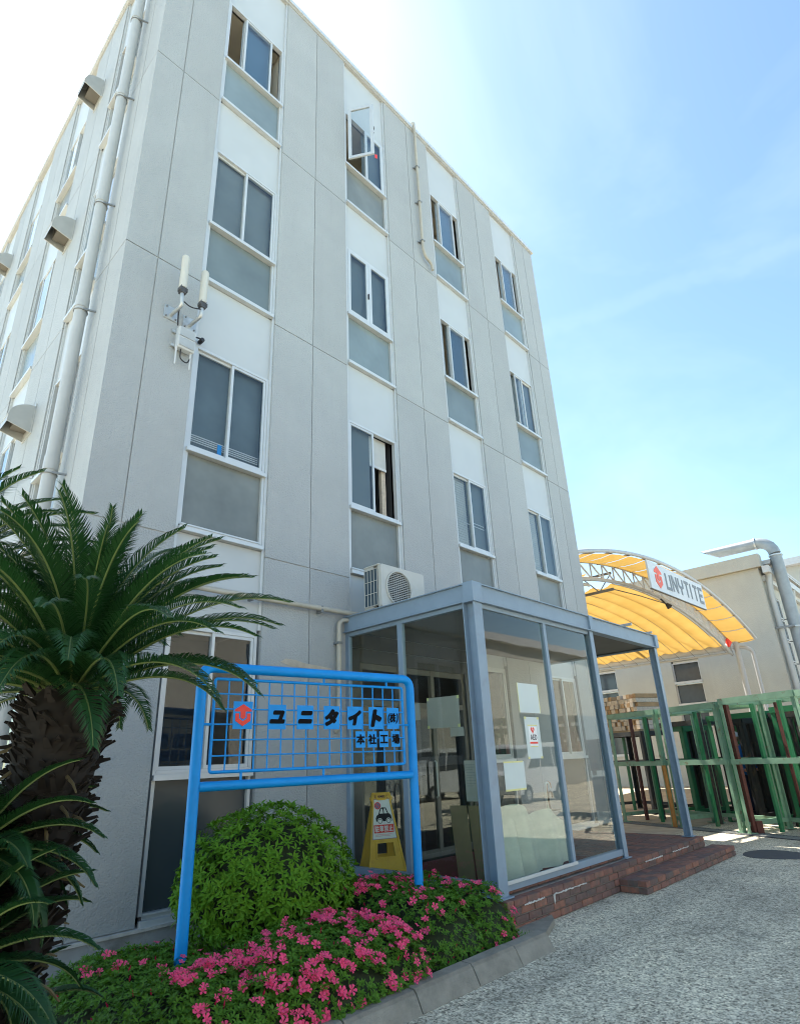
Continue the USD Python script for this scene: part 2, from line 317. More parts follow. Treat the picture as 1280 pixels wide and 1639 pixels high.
# yellow translucent awning cloth
mat('awning', {'g': ('geometry', {}), 'nz': ('noise_texture', dict(scale=1.5, detail=4.0)), 'rp': ('rgb_ramp', dict(ramp=[(0.3, (0.50, 0.31, 0.08)), (0.7, (0.56, 0.36, 0.105))])),
    'd': ('diffuse_bsdf', {}), 't': ('translucent_bsdf', {}), 'm': ('mix_closure', dict(fac=0.27))},
    [('g.position', 'nz.vector'), ('nz.fac', 'rp.fac'), ('rp.color', 'd.color'), ('rp.color', 't.color'), ('d.BSDF', 'm.closure1'), ('t.BSDF', 'm.closure2')], surface='m.closure')
mat('awning_edge', {'d': ('diffuse_bsdf', dict(color=(0.7, 0.7, 0.66))), 't': ('translucent_bsdf', dict(color=(0.7, 0.7, 0.66))), 'm': ('mix_closure', dict(fac=0.5))}, [('d.BSDF', 'm.closure1'), ('t.BSDF', 'm.closure2')], surface='m.closure')
mat('lamp_tube', {'e': ('emission', dict(color=(1.0, 0.95, 0.82), strength=3.0))}, [], surface='e.emission')
# old worn asphalt: stones of mixed greys showing through the binder
mat('asphalt', {
    'g': ('geometry', {}), 'v': ('voronoi_texture', dict(scale=84.0, randomness=1.0)), 'bw': ('separate_color', {}),
    'v2': ('voronoi_texture', dict(scale=44.0)), 'bw2': ('separate_color', {}),
    'avg': ('mix_float', dict(fac=0.38)),
    'rp': ('rgb_ramp', dict(ramp=[(0.12, (0.15, 0.135, 0.105)), (0.34, (0.38, 0.345, 0.27)), (0.58, (0.57, 0.525, 0.42)), (0.80, (0.74, 0.685, 0.56)), (0.95, (0.86, 0.81, 0.68))])),
    'nz': ('noise_texture', dict(scale=0.7, detail=8.0, roughness=0.66)), 'r2': ('rgb_ramp', dict(ramp=[(0.28, (0.72, 0.71, 0.69)), (0.5, (1.05, 1.03, 0.98)), (0.72, (1.32, 1.29, 1.2))])),
    'mm': ('mapping', dict(scale=(0.30, 2.6, 1.0), rotation=(0, 0, -0.25))), 'n3': ('noise_texture', dict(scale=1.0, detail=6.0, roughness=0.6)), 'r3': ('rgb_ramp', dict(ramp=[(0.33, (0.80, 0.80, 0.80)), (0.70, (1.16, 1.15, 1.12))])),
    # hairline cracks of a wide, wandering net and a few old oil stains
    'nd': ('noise_texture', dict(scale=1.3, detail=4.0)), 'vs': ('vector_math', dict(math_type='scale', scale=0.9)), 'va': ('vector_math', dict(math_type='add')),
    'ce': ('voronoi_texture', dict(scale=0.33, feature='distance_to_edge')), 'cr': ('map_range', dict(from_min=0.0012, from_max=0.0045, to_min=0.70, to_max=1.0, clamp=True)),
    'os': ('noise_texture', dict(scale=1.7, detail=3.0, roughness=0.5)), 'or': ('map_range', dict(from_min=0.66, from_max=0.74, to_min=1.0, to_max=0.6, clamp=True)), 'cm': ('math', dict(math_type='multiply')),
    'mx': ('mix', dict(mix_type='multiply', fac=1.0)), 'mx2': ('mix', dict(mix_type='multiply', fac=1.0)), 'mx3': ('mix', dict(mix_type='multiply', fac=1.0)), 'cc': ('combine_color', {}),
    'b': ('bump', dict(strength=0.6, distance=0.008)), 'p': ('principled_bsdf', dict(roughness=0.85, specular_ior_level=0.3))},
    [('g.position', 'v.vector'), ('v.color', 'bw.color'), ('g.position', 'v2.vector'), ('v2.color', 'bw2.color'), ('bw.r', 'avg.a'), ('bw2.g', 'avg.b'), ('avg.result', 'rp.fac'),
     ('g.position', 'nz.vector'), ('nz.fac', 'r2.fac'), ('g.position', 'mm.vector'), ('mm.vector', 'n3.vector'), ('n3.fac', 'r3.fac'),
     ('g.position', 'nd.vector'), ('nd.color', 'vs.vector1'), ('g.position', 'va.vector1'), ('vs.vector', 'va.vector2'), ('va.vector', 'ce.vector'), ('ce.distance', 'cr.value'),
     ('g.position', 'os.vector'), ('os.fac', 'or.value'), ('cr.result', 'cm.value1'), ('or.result', 'cm.value2'), ('cm.value', 'cc.r'), ('cm.value', 'cc.g'), ('cm.value', 'cc.b'),
     ('rp.color', 'mx.color1'), ('r2.color', 'mx.color2'), ('mx.color', 'mx2.color1'), ('r3.color', 'mx2.color2'), ('mx2.color', 'mx3.color1'), ('cc.color', 'mx3.color2'), ('mx3.color', 'p.base_color'), ('avg.result', 'b.height'), ('b.normal', 'p.normal')])
surf('yard_concrete', (0.34, 0.29, 0.21), rough=0.9, var=0.25, scale=2.5, bump=0.3, bscale=50, dirt=(0.20, 0.17, 0.13), dscale=1.5)
surf('patch_dark', (0.055, 0.058, 0.062), rough=0.7, var=0.2, scale=12, bump=0.3)

# ================================================================ THE SETTING
G = 150.0
single('ground', box(-G, G, -G, G, -0.5, 0.0), 'asphalt', kind='structure', label='worn grey asphalt yard with exposed stones', category='asphalt')
# planter soil between kerb and wall, gently uneven
nx, ny = 70, 34
gx, gy = np.meshgrid(np.linspace(-6.0, 3.36, nx), np.linspace(-2.56, -0.005, ny))
gz = 0.015+0.035*meshkit.noise(np.stack([gx*2.2, gy*2.2, gx*0], -1))+0.012*meshkit.noise(np.stack([gx*11, gy*11, gx*0], -1), 3)
sv = np.stack([gx, gy, gz], -1).reshape(-1, 3)
si = np.arange(nx*ny).reshape(ny, nx)
sf = np.concatenate([np.stack([si[:-1, :-1], si[:-1, 1:], si[1:, 1:]], -1).reshape(-1, 3), np.stack([si[:-1, :-1], si[1:, 1:], si[1:, :-1]], -1).reshape(-1, 3)])
single('planter_soil', trimesh.Trimesh(sv, sf, process=False), 'soil', kind='structure', smooth=True, label='dry brown planter soil between kerb and wall', category='soil')
single('yard_slab', box(10.55, 26.9, -0.9, 30, -0.02, 0.006), 'yard_concrete', kind='structure', label='tan stained concrete yard under the steel racks', category='concrete')
blob = Polygon([(9.0+0.42*math.cos(t)*(1+0.12*math.sin(3*t)), -3.0+0.5*math.sin(t)*(1+0.1*math.cos(2*t))) for t in np.linspace(0, 2*PI, 28)[:-1]])
single('asphalt_patch', poly3(blob, 0.004, (0, 0, 0.001), (1, 0, 0), (0, 1, 0)), 'patch_dark', kind='structure', label='dark oval asphalt patch', category='asphalt')
# kerb stones along the planter
kerb = Thing('kerb', 'row of weathered grey concrete kerb stones', None, (0, -2.62, 0), kind='structure')
kp = Polygon([(0, 0), (0.055, 0.10), (0.075, 0.118), (0.16, 0.122), (0.16, -0.1), (0, -0.1)])
xs = [-5.0, -4.4, -3.8, -3.2, -2.6, -2.0, -1.4, -0.8, -0.2, 0.4, 1.0, 1.60, 2.20, 2.74, 3.22]
for a, b in zip(xs, xs[1:]):
    j = rng.normal(0, 0.004, 3)
    m = trimesh.creation.extrude_polygon(kp, b-a-0.012, engine='earcut')
    m = m.subdivide().subdivide()
    v = m.vertices.copy()
    W = np.stack([a+0.006+v[:, 2], -2.70+v[:, 0]+j[0]+0.004*(a % 1), v[:, 1]+j[1]], -1)
    W += 0.006*(meshkit.noise(W*14)[:, None]-0.5)*np.array([0.3, 1, 1])
    m.vertices = W; m.fix_normals()
    kerb.part('kerb_stone', m, 'concrete')
# broken edging slab by the porch
slab = Polygon([(3.0, -2.52), (3.24, -2.56), (3.9, -2.30), (4.05, -2.18), (3.42, -2.20)])
single('edging_slab', poly3(slab, 0.05, (0, 0, 0.0), (1, 0, 0), (0, 1, 0)), 'concrete', kind='structure', label='broken concrete edging slab between kerb and brick plinth', category='slab')

# ================================================================ OFFICE BUILDING
H = 3.5; B0 = 0.5; ZM, ZT = 0.972, 2.395; ROOF = 14.94; LEN = 10.50
COLS = [(0.952, 2.094), (3.457, 4.585), (5.970, 7.084), (8.467, 9.549)]
office = Thing('office_building', 'four storey pale grey panel clad office building with columns of windows', 'building', (5.25, 5.25, 0))
def front(u0, u1, w0, w1, z0, z1): return box(u0, u1, -w0, -w1, z0, z1)
def left(u0, u1, w0, w1, z0, z1): return box(-w0, -w1, u0, u1, z0, z1)
joints = [B0+k*H-0.157 for k in range(1, 4)]
PLINTH = 0.24
zed = [PLINTH]+joints+[ROOF-0.10]
GAP = 0.013
def facade(F, side):
    edges = [(0.0, COLS[0][0])]+[(COLS[i][1], COLS[i+1][0]) for i in range(3)]+[(COLS[3][1], LEN)]
    for ei, (a, b) in enumerate(edges):
        mid = {0: 0.385, 4: (a+b)/2}.get(ei, (a+b)/2)
        if side == 'left' and ei == 0: mid = 0.49
        if side == 'left': a = max(a, 0.151)
        office.part('joint_sealant', F(a+0.02, b-0.02, -0.012, -0.14, 2.92 if side == 'front' and ei == 2 else PLINTH+0.02, ROOF-0.12), 'sealant')
        for k in range(4):
            for s0, s1 in ((a, mid), (mid, b)):
                if side == 'front' and k == 0 and 4.5 < s0 < 5.9: continue   # entrance opening
                l = s0+(GAP/2 if s0 == mid else 0); r = s1-(GAP/2 if s1 == mid else 0)
                z0, z1 = zed[k]+(GAP/2 if k else 0), zed[k+1]-(GAP/2 if k < 3 else 0)
                office.part('wall_panel', F(l, r, 0, -0.15, z0, z1), 'wall_paint')
    # shallow recess at ground storey joint
    for ci, (a, b) in enumerate(COLS):
        office.part('column_trim', [F(a, a+0.035, -0.02, -0.12, 2.95, ROOF-0.10), F(b-0.035, b, -0.02, -0.12, 2.95, ROOF-0.10)], 'aluminium')
        for k in range(4):
            z0 = B0+k*H+ZT; z1 = B0+(k+1)*H-0.085 if k < 3 else ROOF-0.10
            office.part('spandrel', F(a+0.035, b-0.035, -0.050, -0.10, z0+0.002, z1), 'spandrel')
            if side == 'front' and k == 0 and ci == 1: continue
            window(F, side, ci, k, a+0.036, b-0.036)
def window(F, side, ci, k, a, b):
    zb, zm, zt = B0+k*H, B0+k*H+ZM, B0+k*H+ZT
    if k == 0: zb = 0.31
    kind = 'closed'
    if side == 'front':
        kind = {(0, 3): 'centre', (2, 3): 'centre', (3, 3): 'centre', (1, 3): 'open_casement', (1, 2): 'casement', (2, 2): 'centre_l', (3, 2): 'left_open', (1, 1): 'right_open'}.get((ci, k), 'closed')
    elif (ci+k) % 2: kind = 'centre_l'
    fr = [F(a, a+0.035, -0.035, -0.11, zb+0.0, zt), F(b-0.035, b, -0.035, -0.11, zb, zt), F(a+0.035, b-0.035, -0.038, -0.11, zt-0.035, zt),
          F(a+0.0, b, 0.012, -0.034, zm-0.070, zm-0.022), F(a+0.035, b-0.035, -0.034, -0.11, zm-0.066, zm-0.0), F(a+0.035, b-0.035, -0.030, -0.10, zm-0.006, zm+0.018),
          F(a+0.0, b, 0.022, -0.034, zb-0.078, zb-0.030), F(a+0.035, b-0.035, -0.034, -0.11, zb-0.08, zb+0.004), F(a+0.035, b-0.035, -0.022, -0.08, zb+0.002, zb+0.020)]
    W = office.part('window', fr, 'aluminium')
    def P(name, m, mt, label=None): office.part(name, m, mt, parent=W, label=label)
    ai, bi = a+0.037, b-0.037; w = bi-ai; s = 0.034
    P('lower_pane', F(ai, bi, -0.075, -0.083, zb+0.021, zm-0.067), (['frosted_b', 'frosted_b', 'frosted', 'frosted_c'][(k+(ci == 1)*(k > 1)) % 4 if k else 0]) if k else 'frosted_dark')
    def sash(l, r, dep, z0=zm+0.019, z1=zt-0.037, st=s):
        P('sash', [F(l, l+st, -dep, -dep-0.025, z0, z1), F(r-st, r, -dep, -dep-0.025, z0, z1), F(l+st, r-st, -dep, -dep-0.025, z0, z0+st), F(l+st, r-st, -dep, -dep-0.025, z1-st, z1)], 'aluminium')
        P('pane', F(l+st, r-st, -dep-0.010, -dep-0.014, z0+st, z1-st), 'pane')
    def screen(l, r, mt='screen', dep=0.135): P('insect_screen', F(l, r, -dep, -dep-0.006, zm+0.01, zt-0.01), mt)
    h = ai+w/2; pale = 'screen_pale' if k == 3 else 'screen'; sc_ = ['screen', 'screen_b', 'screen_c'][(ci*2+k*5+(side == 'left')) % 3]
    if kind == 'closed':
        sash(ai, h+0.017, 0.075); sash(h-0.017, bi, 0.045)
        if k == 0: pass
        elif (ci, k) in ((2, 1), (3, 1)) and side == 'front':
            P('venetian_blind', [F(ai+0.02, h-0.03, -0.15-0.004*(i % 2), -0.165, z, z+0.017) for i, z in enumerate(np.arange(zm+0.04, zt-0.05, 0.024))], 'blind'); screen(h-0.01, bi); 
        else: screen(ai, h, sc_); screen(h+0.002, bi, sc_, 0.139)
        if (ci, k) == (0, 1) and side == 'front':   # slatted rail and a blue tag seen behind the glass
            P('inner_rail', [F(ai+0.02, bi-0.02, -0.118, -0.126, zm+0.13+0.028*i, zm+0.142+0.028*i) for i in range(4)], 'board_white'); P('blue_tag', F(ai+0.40, ai+0.455, -0.112, -0.116, zm+0.03, zm+0.21), 'sign_blue')
        if (ci, k) == (2, 1) and side == 'front': P('inner_rail', [F(ai+0.30, bi-0.05, -0.118, -0.124, zm+0.50, zm+0.512), F(h, bi-0.05, -0.118, -0.124, zm+0.56, zm+0.572)], 'board_white')
    elif kind in ('centre', 'centre_l'):
        l, r = (ai+0.27*w, ai+0.82*w)
        if kind == 'centre_l': sash(ai+0.02*w, ai+0.33*w, 0.045) if False else None
        sash(l, r, 0.075); sash(l+0.012, r-0.012, 0.045)
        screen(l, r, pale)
        if kind == 'centre_l': screen(ai+0.09*w, ai+0.2*w, 'screen_pale', 0.16)
    elif kind == 'left_open':
        sash(h-0.04, bi, 0.075); sash(ai+0.2*w, ai+0.55*w, 0.045); screen(ai+0.2*w, bi, 'screen')
    elif kind == 'right_open':
        sash(ai, h+0.017, 0.045); screen(ai, h)
        P('roller_blind', F(h+0.02, bi-0.10, -0.16, -0.168, zt-0.52, zt-0.02), 'blind'); P('blind_bar', F(h+0.02, bi-0.10, -0.150, -0.172, zt-0.56, zt-0.52), 'board_white')
        P('inner_post', F(bi-0.17, bi-0.08, -0.2, -0.26, zm, zt), 'carton_pale')
    elif kind == 'casement':
        sash(ai, h-0.002, 0.030, st=0.062); sash(h+0.002, bi, 0.030, st=0.062); screen(ai, bi, 'screen')
        P('latch', [F(h-0.035, h-0.02, -0.004, -0.03, zm+0.55, zm+0.66)], 'black_rubber')
    elif kind == 'open_casement':
        sash(h+0.002, bi, 0.030, st=0.062); screen(h, bi, 'screen')
        z0, z1 = zm+0.019, zt-0.037; st = 0.062; L = h-ai; hx = ai+0.0
        ca, sa = math.cos(math.radians(57)), math.sin(math.radians(57))
        X, Y = np.array([ca, -sa, 0]), np.array([0, 0, 1.0]); O = np.array([hx, -0.03, z0])
        fr2 = sbox(0, 0, L, z1-z0).difference(sbox(st, st, L-st, z1-z0-st))
        P('sash', poly3(fr2, 0.03, O, X, Y), 'aluminium', 'casement sash swung open outwards')
        P('pane', poly3(sbox(st, st, L-st, z1-z0-st), 0.004, O+np.cross(X, Y)*0.013, X, Y), 'pane')
        tip = O+X*L
        P('stay_arm', [tube([tip+[0, 0, 0.75], tip+[0.05, 0.04, 0.80], tip+[0.12, 0.2, 0.80]], 0.012, 6), tube([tip+[0, 0, 0.60], tip+[0.10, 0.15, 0.62]], 0.010, 6)], 'black_rubber')
        P('red_tag', poly3(Polygon([(0, 0), (0.07, 0.05), (0.06, -0.06), (0.0, -0.09)]), 0.004, tip+[0.0, -0.005, 0.0], (1, 0, 0), (0, 0, 1)), 'red_mark')
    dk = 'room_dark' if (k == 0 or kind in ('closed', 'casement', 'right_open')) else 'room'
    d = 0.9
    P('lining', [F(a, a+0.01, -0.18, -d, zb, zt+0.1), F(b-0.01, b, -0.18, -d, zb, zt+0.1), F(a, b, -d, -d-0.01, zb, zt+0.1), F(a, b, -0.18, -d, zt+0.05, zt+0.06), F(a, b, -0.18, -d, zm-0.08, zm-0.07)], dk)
facade(front, 'front'); facade(left, 'left')
# plinth, cap, roof and the two walls that are out of sight
office.part('plinth', [front(0.0, 3.33, 0.035, -0.15, -0.05, PLINTH-0.03), left(0.151, LEN, 0.035, -0.15, -0.05, PLINTH-0.03), box(-0.035, 0.0, -0.035, 0.151, -0.05, PLINTH-0.03)], 'foundation')
office.part('plinth_ledge', [front(0.0, 3.33, 0.045, -0.14, PLINTH-0.03, PLINTH-0.006), left(0.151, LEN, 0.045, -0.14, PLINTH-0.03, PLINTH-0.006), box(-0.045, 0.0, -0.045, 0.151, PLINTH-0.03, PLINTH-0.006)], 'mortar_edge')
office.part('parapet_cap', [front(-0.05, LEN+0.05, 0.05, -0.25, ROOF-0.095, ROOF), left(0.251, LEN+0.05, 0.05, -0.25, ROOF-0.095, ROOF)], 'aluminium')
office.part('cap_drip', [front(-0.02, LEN+0.02, 0.018, -0.16, ROOF-0.135, ROOF-0.097), left(0.161, LEN+0.02, 0.018, -0.16, ROOF-0.135, ROOF-0.097)], 'cap_metal')
office.part('roof', box(0.16, LEN, 0.16, LEN, ROOF-0.5, ROOF-0.3), 'concrete_roof')
office.part('side_wall', box(LEN-0.15, LEN-0.003, 0.151, LEN, 0, ROOF-0.14), 'wall_paint'); office.part('rear_wall', box(0.15, LEN-0.16, LEN-0.15, LEN-0.004, 0, ROOF-0.14), 'wall_paint')
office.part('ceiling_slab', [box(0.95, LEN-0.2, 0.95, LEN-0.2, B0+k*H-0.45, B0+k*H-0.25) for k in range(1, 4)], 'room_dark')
# ground storey entrance behind the porch: dark hall, door frames, door glass
EX0, EX1, EZ0, EZ1 = 3.62, 5.86, 0.28, 2.72; PX0_ = 3.40
office.part('entrance_head', front(3.457, 5.97, 0, -0.15, EZ1, 2.9), 'dark_tile')
office.part('wall_panel', front(4.586, 5.28, 0, -0.15, 2.902, zed[1]-GAP/2), 'wall_paint'); office.part('wall_panel', front(5.29, 5.969, 0, -0.15, 2.902, zed[1]-GAP/2), 'wall_paint')
office.part('entrance_jamb', front(EX1, 5.969, 0.0, -0.15, EZ0, EZ1), 'dark_tile')
office.part('entrance_jamb', front(3.458, EX0, 0.0, -0.15, EZ0, EZ1), 'dark_tile')
office.part('entrance_cladding', front(PX0_+0.04, 5.97, 0.012, 0.001, 2.905, 3.09), 'dark_tile')
ed = office.part('entrance_door', [front(x, x+0.07, -0.03, -0.09, EZ0, EZ1) for x in (EX0, 4.36, 5.06, EX1-0.07)]+[front(EX0, EX1, -0.035, -0.085, EZ1-0.08, EZ1), front(EX0, EX1, -0.035, -0.085, 2.18, 2.25), front(EX0, EX1, -0.035, -0.085, EZ0, EZ0+0.09)], 'truss_dark')
for x0, x1 in ((EX0+0.07, 4.36), (4.43, 5.06), (5.13, EX1-0.07)):
    office.part('pane', front(x0, x1, -0.055, -0.061, EZ0+0.09, 2.18), 'pane', parent=ed)
office.part('handle', [tube([(x, 0.0, 1.0), (x, -0.03, 1.02), (x, -0.03, 1.45), (x, 0.0, 1.47)], 0.014, 8) for x in (4.48, 5.01)], 'galvanised', parent=ed)
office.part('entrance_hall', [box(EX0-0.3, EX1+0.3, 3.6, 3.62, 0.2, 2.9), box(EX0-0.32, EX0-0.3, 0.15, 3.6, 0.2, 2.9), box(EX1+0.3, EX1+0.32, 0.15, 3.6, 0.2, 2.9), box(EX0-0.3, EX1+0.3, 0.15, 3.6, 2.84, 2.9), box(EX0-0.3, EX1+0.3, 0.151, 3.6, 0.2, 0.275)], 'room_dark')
office.part('ceiling_lamp', box(4.1, 4.16, 0.8, 2.0, 2.76, 2.79), 'lamp_tube'); office.part('ceiling_lamp', box(5.1, 5.16, 1.6, 2.8, 2.76, 2.79), 'lamp_tube')

# ================================================================ THINGS ON THE WALLS
# big round downpipe on the side facade
yd, xd = 0.80, -0.130
dp = Thing('downpipe', 'thick pale grey downpipe with straps near the corner of the side facade', 'downpipe', (xd, yd, 0))
dp.part('pipe', tube([(xd, yd, 0.1), (xd, yd, ROOF-0.25)], 0.070, 16), 'white_pipe', smooth=40)
for z in (4.55, 6.75, 8.5, 10.6, 12.4):
    dp.part('pipe_socket', tube([(xd, yd, z), (xd, yd, z+0.16)], 0.077, 16), 'white_pipe', smooth=40)
    dp.part('strap', [tube([(xd+0.077*math.cos(t), yd+0.077*math.sin(t), z-0.05) for t in np.linspace(0, 2*PI, 18)], 0.006, 5), beam((xd, yd-0.08, z-0.05), (-0.0, yd-0.13, z-0.05), 0.02, 0.02)], 'strap')
dp.part('rain_head', cat([cbox(xd-0.13, xd+0.13, yd-0.16, yd+0.16, ROOF-0.5, ROOF-0.2)]), 'white_pipe')
# vent hoods
def make_hood(loc, label):
    t = Thing('vent_hood', label, 'vent hood', loc, group='vent hoods on the side facade')
    th = np.linspace(0, PI/2, 9); R, Wd, HH_ = 0.30, 0.18, 0.24
    HY_ = 0
    prof = Polygon([(0, -0.02)]+[(-R*math.sin(q), HH_*math.cos(q)) for q in th]+[(-R, -0.11), (-R+0.03, -0.11)]+[(-(R-0.02)*math.sin(q), (HH_-0.02)*math.cos(q)) for q in th[::-1]])
    cheek = Polygon([(0, HH_)]+[(-R*math.sin(q), HH_*math.cos(q)) for q in th]+[(-R, -0.11), (0, -0.19)])
    def at(shape, y, dep): return poly3(shape, dep, np.array(loc)+[0, y, 0], (1, 0, 0), (0, 0, 1))
    shell = [tube([np.array(loc)+[-R*math.sin(a), y, HH_*math.cos(a)] for y in (-Wd, Wd)], 0.008, 5) for a in (PI/2,)]
    pts = [(-R*math.sin(q), HH_*math.cos(q)) for q in th]+[(-R, -0.11)]
    V, Fq = [], []
    for (x, z) in pts: V += [[x, -Wd, z], [x, Wd, z]]
    for i in range(len(pts)-1): Fq += [[2*i, 2*i+1, 2*i+3], [2*i, 2*i+3, 2*i+2]]
    skin = trimesh.Trimesh(np.array(V)+np.array(loc), Fq, process=False)
    t.part('hood_cover', [skin]+shell, 'hood_metal', smooth=35)
    t.part('cheek', at(cheek, -Wd+0.012, 0.012), 'hood_metal'); t.part('cheek', at(cheek, Wd, 0.012), 'hood_metal')
    t.part('wall_flange', box(loc[0]-0.012, loc[0]+0.0, loc[1]-Wd-0.03, loc[1]+Wd+0.03, loc[2]-0.2, loc[2]+0.27), 'hood_metal')
    t.part('duct_mouth', box(loc[0]-0.2, loc[0]-0.014, loc[1]-0.14, loc[1]+0.14, loc[2]-0.07, loc[2]+0.14), 'hood_dark')
    return t
hood = make_hood((0, 2.82, 13.03), 'topmost round-backed vent hood on the side facade')
for (y, z, lab) in ((2.82, 9.6, 'middle vent hood on the side facade, left of the third storey windows'), (2.82, 6.08, 'lowest vent hood on the side facade, just above the palm fronds'),
                    (8.3, 13.03, 'vent hood cut by the left picture edge, upper of two'), (8.3, 9.6, 'vent hood cut by the left picture edge, lower of two')):
    copy_of(hood, 'vent_hood', lab, (0, y, z), group='vent hoods on the side facade', category='vent hood')
# beige drain pipe from the roof, and its brackets
x0 = 5.50
rp_ = Thing('roof_drain_pipe', 'thin beige drain pipe hooked over the roof edge with an elbow below', 'pipe', (x0, -0.07, 12.0))
rp_.part('pipe', tube(bend([(x0, 0.25, ROOF+0.06), (x0, 0.1, ROOF+0.16), (x0, -0.07, ROOF+0.10), (x0, -0.075, ROOF-0.2), (x0, -0.075, 13.4), (x0, -0.075, 11.25), (x0+0.06, -0.075, 11.08), (x0+0.24, -0.08, 11.0), (x0+0.25, -0.085, 10.84)], 0.06), 0.030, 10), 'beige_pipe', smooth=40)
for z in (11.45, 12.55, 13.6):
    rp_.part('bracket', [beam((x0-0.09, -0.02, z-0.05), (x0+0.05, -0.10, z+0.03), 0.012, 0.02), box(x0-0.04, x0+0.04, -0.075-0.034, 0.0, z-0.012, z+0.012)], 'strap')
# beige conduit that runs along the wall to the porch
cz = 3.30
cp = Thing('wall_conduit', 'beige conduit running along the wall towards the air conditioner', 'pipe', (2.0, -0.07, cz))
cp.part('pipe', tube(bend([(-0.06, 0.2, cz-0.02), (-0.08, -0.07, cz-0.01), (1.6, -0.07, cz+0.0), (3.72, -0.08, cz+0.03)], 0.08), 0.034, 10), 'beige_pipe', smooth=40)
cp.part('pipe', tube(bend([(3.5, -0.07, cz-0.06), (3.20, -0.07, cz-0.09), (3.20, -0.07, 2.4), (3.20, -0.06, 1.9), (3.2, 0.0, 1.85)], 0.10), 0.030, 10), 'beige_pipe', smooth=40)
for x in (0.7, 1.9, 2.9): cp.part('clip', box(x-0.015, x+0.015, -0.108, -0.0, cz-0.04, cz+0.045), 'strap')
cp.part('clip', box(3.165, 3.235, -0.104, 0.0, 2.9, 2.93), 'strap')
# twin antennas
def antenna(x, z, px, pz, label):
    t = Thing('antenna', label, 'antenna', (px, -0.01, pz))
    t.part('mount_plate', cbox(px-0.085, px+0.085, -0.014, -0.001, pz-0.095, pz+0.095), 'galvanised')
    for a in (-0.06, 0.06):
        for b in (-0.07, 0.07): t.part('bolt', tube([(px+a, -0.03, pz+b), (px+a, -0.012, pz+b)], 0.011, 6), 'strap')
    t.part('mast_arm', tube(bend([(px, -0.012, pz-0.03), (px+0.02, -0.24, pz-0.02), (x, -0.26, z-0.10), (x, -0.26, z+0.06)], 0.10), 0.023, 10), 'galvanised', smooth=40)
    t.part('clamp', [cbox(x-0.036, x+0.036, -0.295, -0.225, z-0.03, z+0.07), cbox(x-0.048, x-0.028, -0.305, -0.23, z-0.01, z+0.04), cbox(x+0.028, x+0.048, -0.305, -0.23, z-0.01, z+0.04)], 'patch_dark')
    t.part('radome', tube([(x, -0.26, z+0.05), (x, -0.26, z+0.52), (x, -0.26, z+0.535)], [0.046, 0.046, 0.040], 16), 'antenna', smooth=40)
    return t
antenna(0.62, 6.78, 0.62, 6.62, 'left one of two stubby off white antennas on bent wall arms')
antenna(0.88, 6.72, 0.86, 6.60, 'right one of two stubby off white antennas, nearest the window column')
rb = Thing('radio_unit', 'pale grey finned radio box bolted to the wall below two antennas', 'radio box', (0.79, -0.05, 6.28))
rb.part('casing', cbox(0.70, 0.91, -0.115, -0.025, 6.13, 6.43, 0.01), 'radio_box')
rb.part('cooling_fin', [box(0.705+0.0125*i, 0.712+0.0125*i, -0.130, -0.114, 6.15+a, 6.15+a+0.12) for i in range(16) for a in (0.0, 0.14)], 'radio_box')
rb.part('wall_bracket', [box(0.655, 0.70, -0.03, -0.001, z, z+0.035) for z in (6.16, 6.36)]+[box(0.70, 0.9, -0.026, 0, 6.2, 6.38)], 'galvanised')
for x in (0.705, 0.885): rb.part('rod_antenna', tube([(x, -0.07, 6.14), (x, -0.07, 6.06), (x, -0.07, 5.90)], [0.014, 0.010, 0.009], 8), 'board_white')
for c_ in (tube(bend([(0.62, -0.24, 6.80), (0.66, -0.22, 6.72), (0.66, -0.12, 6.60), (0.68, -0.10, 6.42)], 0.06), 0.009, 6), tube(bend([(0.64, -0.22, 6.70), (0.74, -0.26, 6.62), (0.86, -0.27, 6.66)], 0.05), 0.008, 6),
    tube(bend([(0.90, -0.06, 6.40), (0.96, -0.06, 6.42), (1.02, -0.03, 6.45)], 0.04), 0.010, 6), tube(bend([(0.76, -0.07, 6.14), (0.76, -0.07, 6.0), (0.85, -0.07, 5.97), (0.89, -0.07, 6.08)], 0.06), 0.008, 6)): rb.part('cable', c_, 'black_rubber')
rb.part('cable_gland', tube([(1.03, -0.05, 6.44), (1.03, 0.03, 6.44)], 0.028, 8), 'black_rubber')
pp = [(2.36, 2.615), (2.44, 2.66), (2.58, 2.655), (2.70, 2.63), (2.9, 2.615), (3.12, 2.60), (3.15, 2.565), (2.95, 2.555), (2.7, 2.575), (2.5, 2.58)]
office.part('plaster_patch', poly3(Polygon(pp), 0.004, (0, -0.0005, 0), (1, 0, 0), (0, 0, 1)), 'plaster')
# fittings beside the air conditioner
x0 = 4.66
dv = Thing('lagged_pipe', 'short cream lagged pipe elbow coming out of the wall beside the air conditioner', 'pipe', (x0, -0.08, 3.6))
dv.part('pipe', tube(bend([(x0-0.05, 0.02, 3.92), (x0-0.05, -0.09, 3.92), (x0+0.04, -0.12, 3.86), (x0+0.04, -0.12, 3.28)], 0.09), 0.045, 12), 'beige_pipe', smooth=40)
office.part('wall_cap', tube([(5.22, 0.0, 3.80), (5.22, -0.02, 3.80)], 0.045, 16), 'white_pipe')

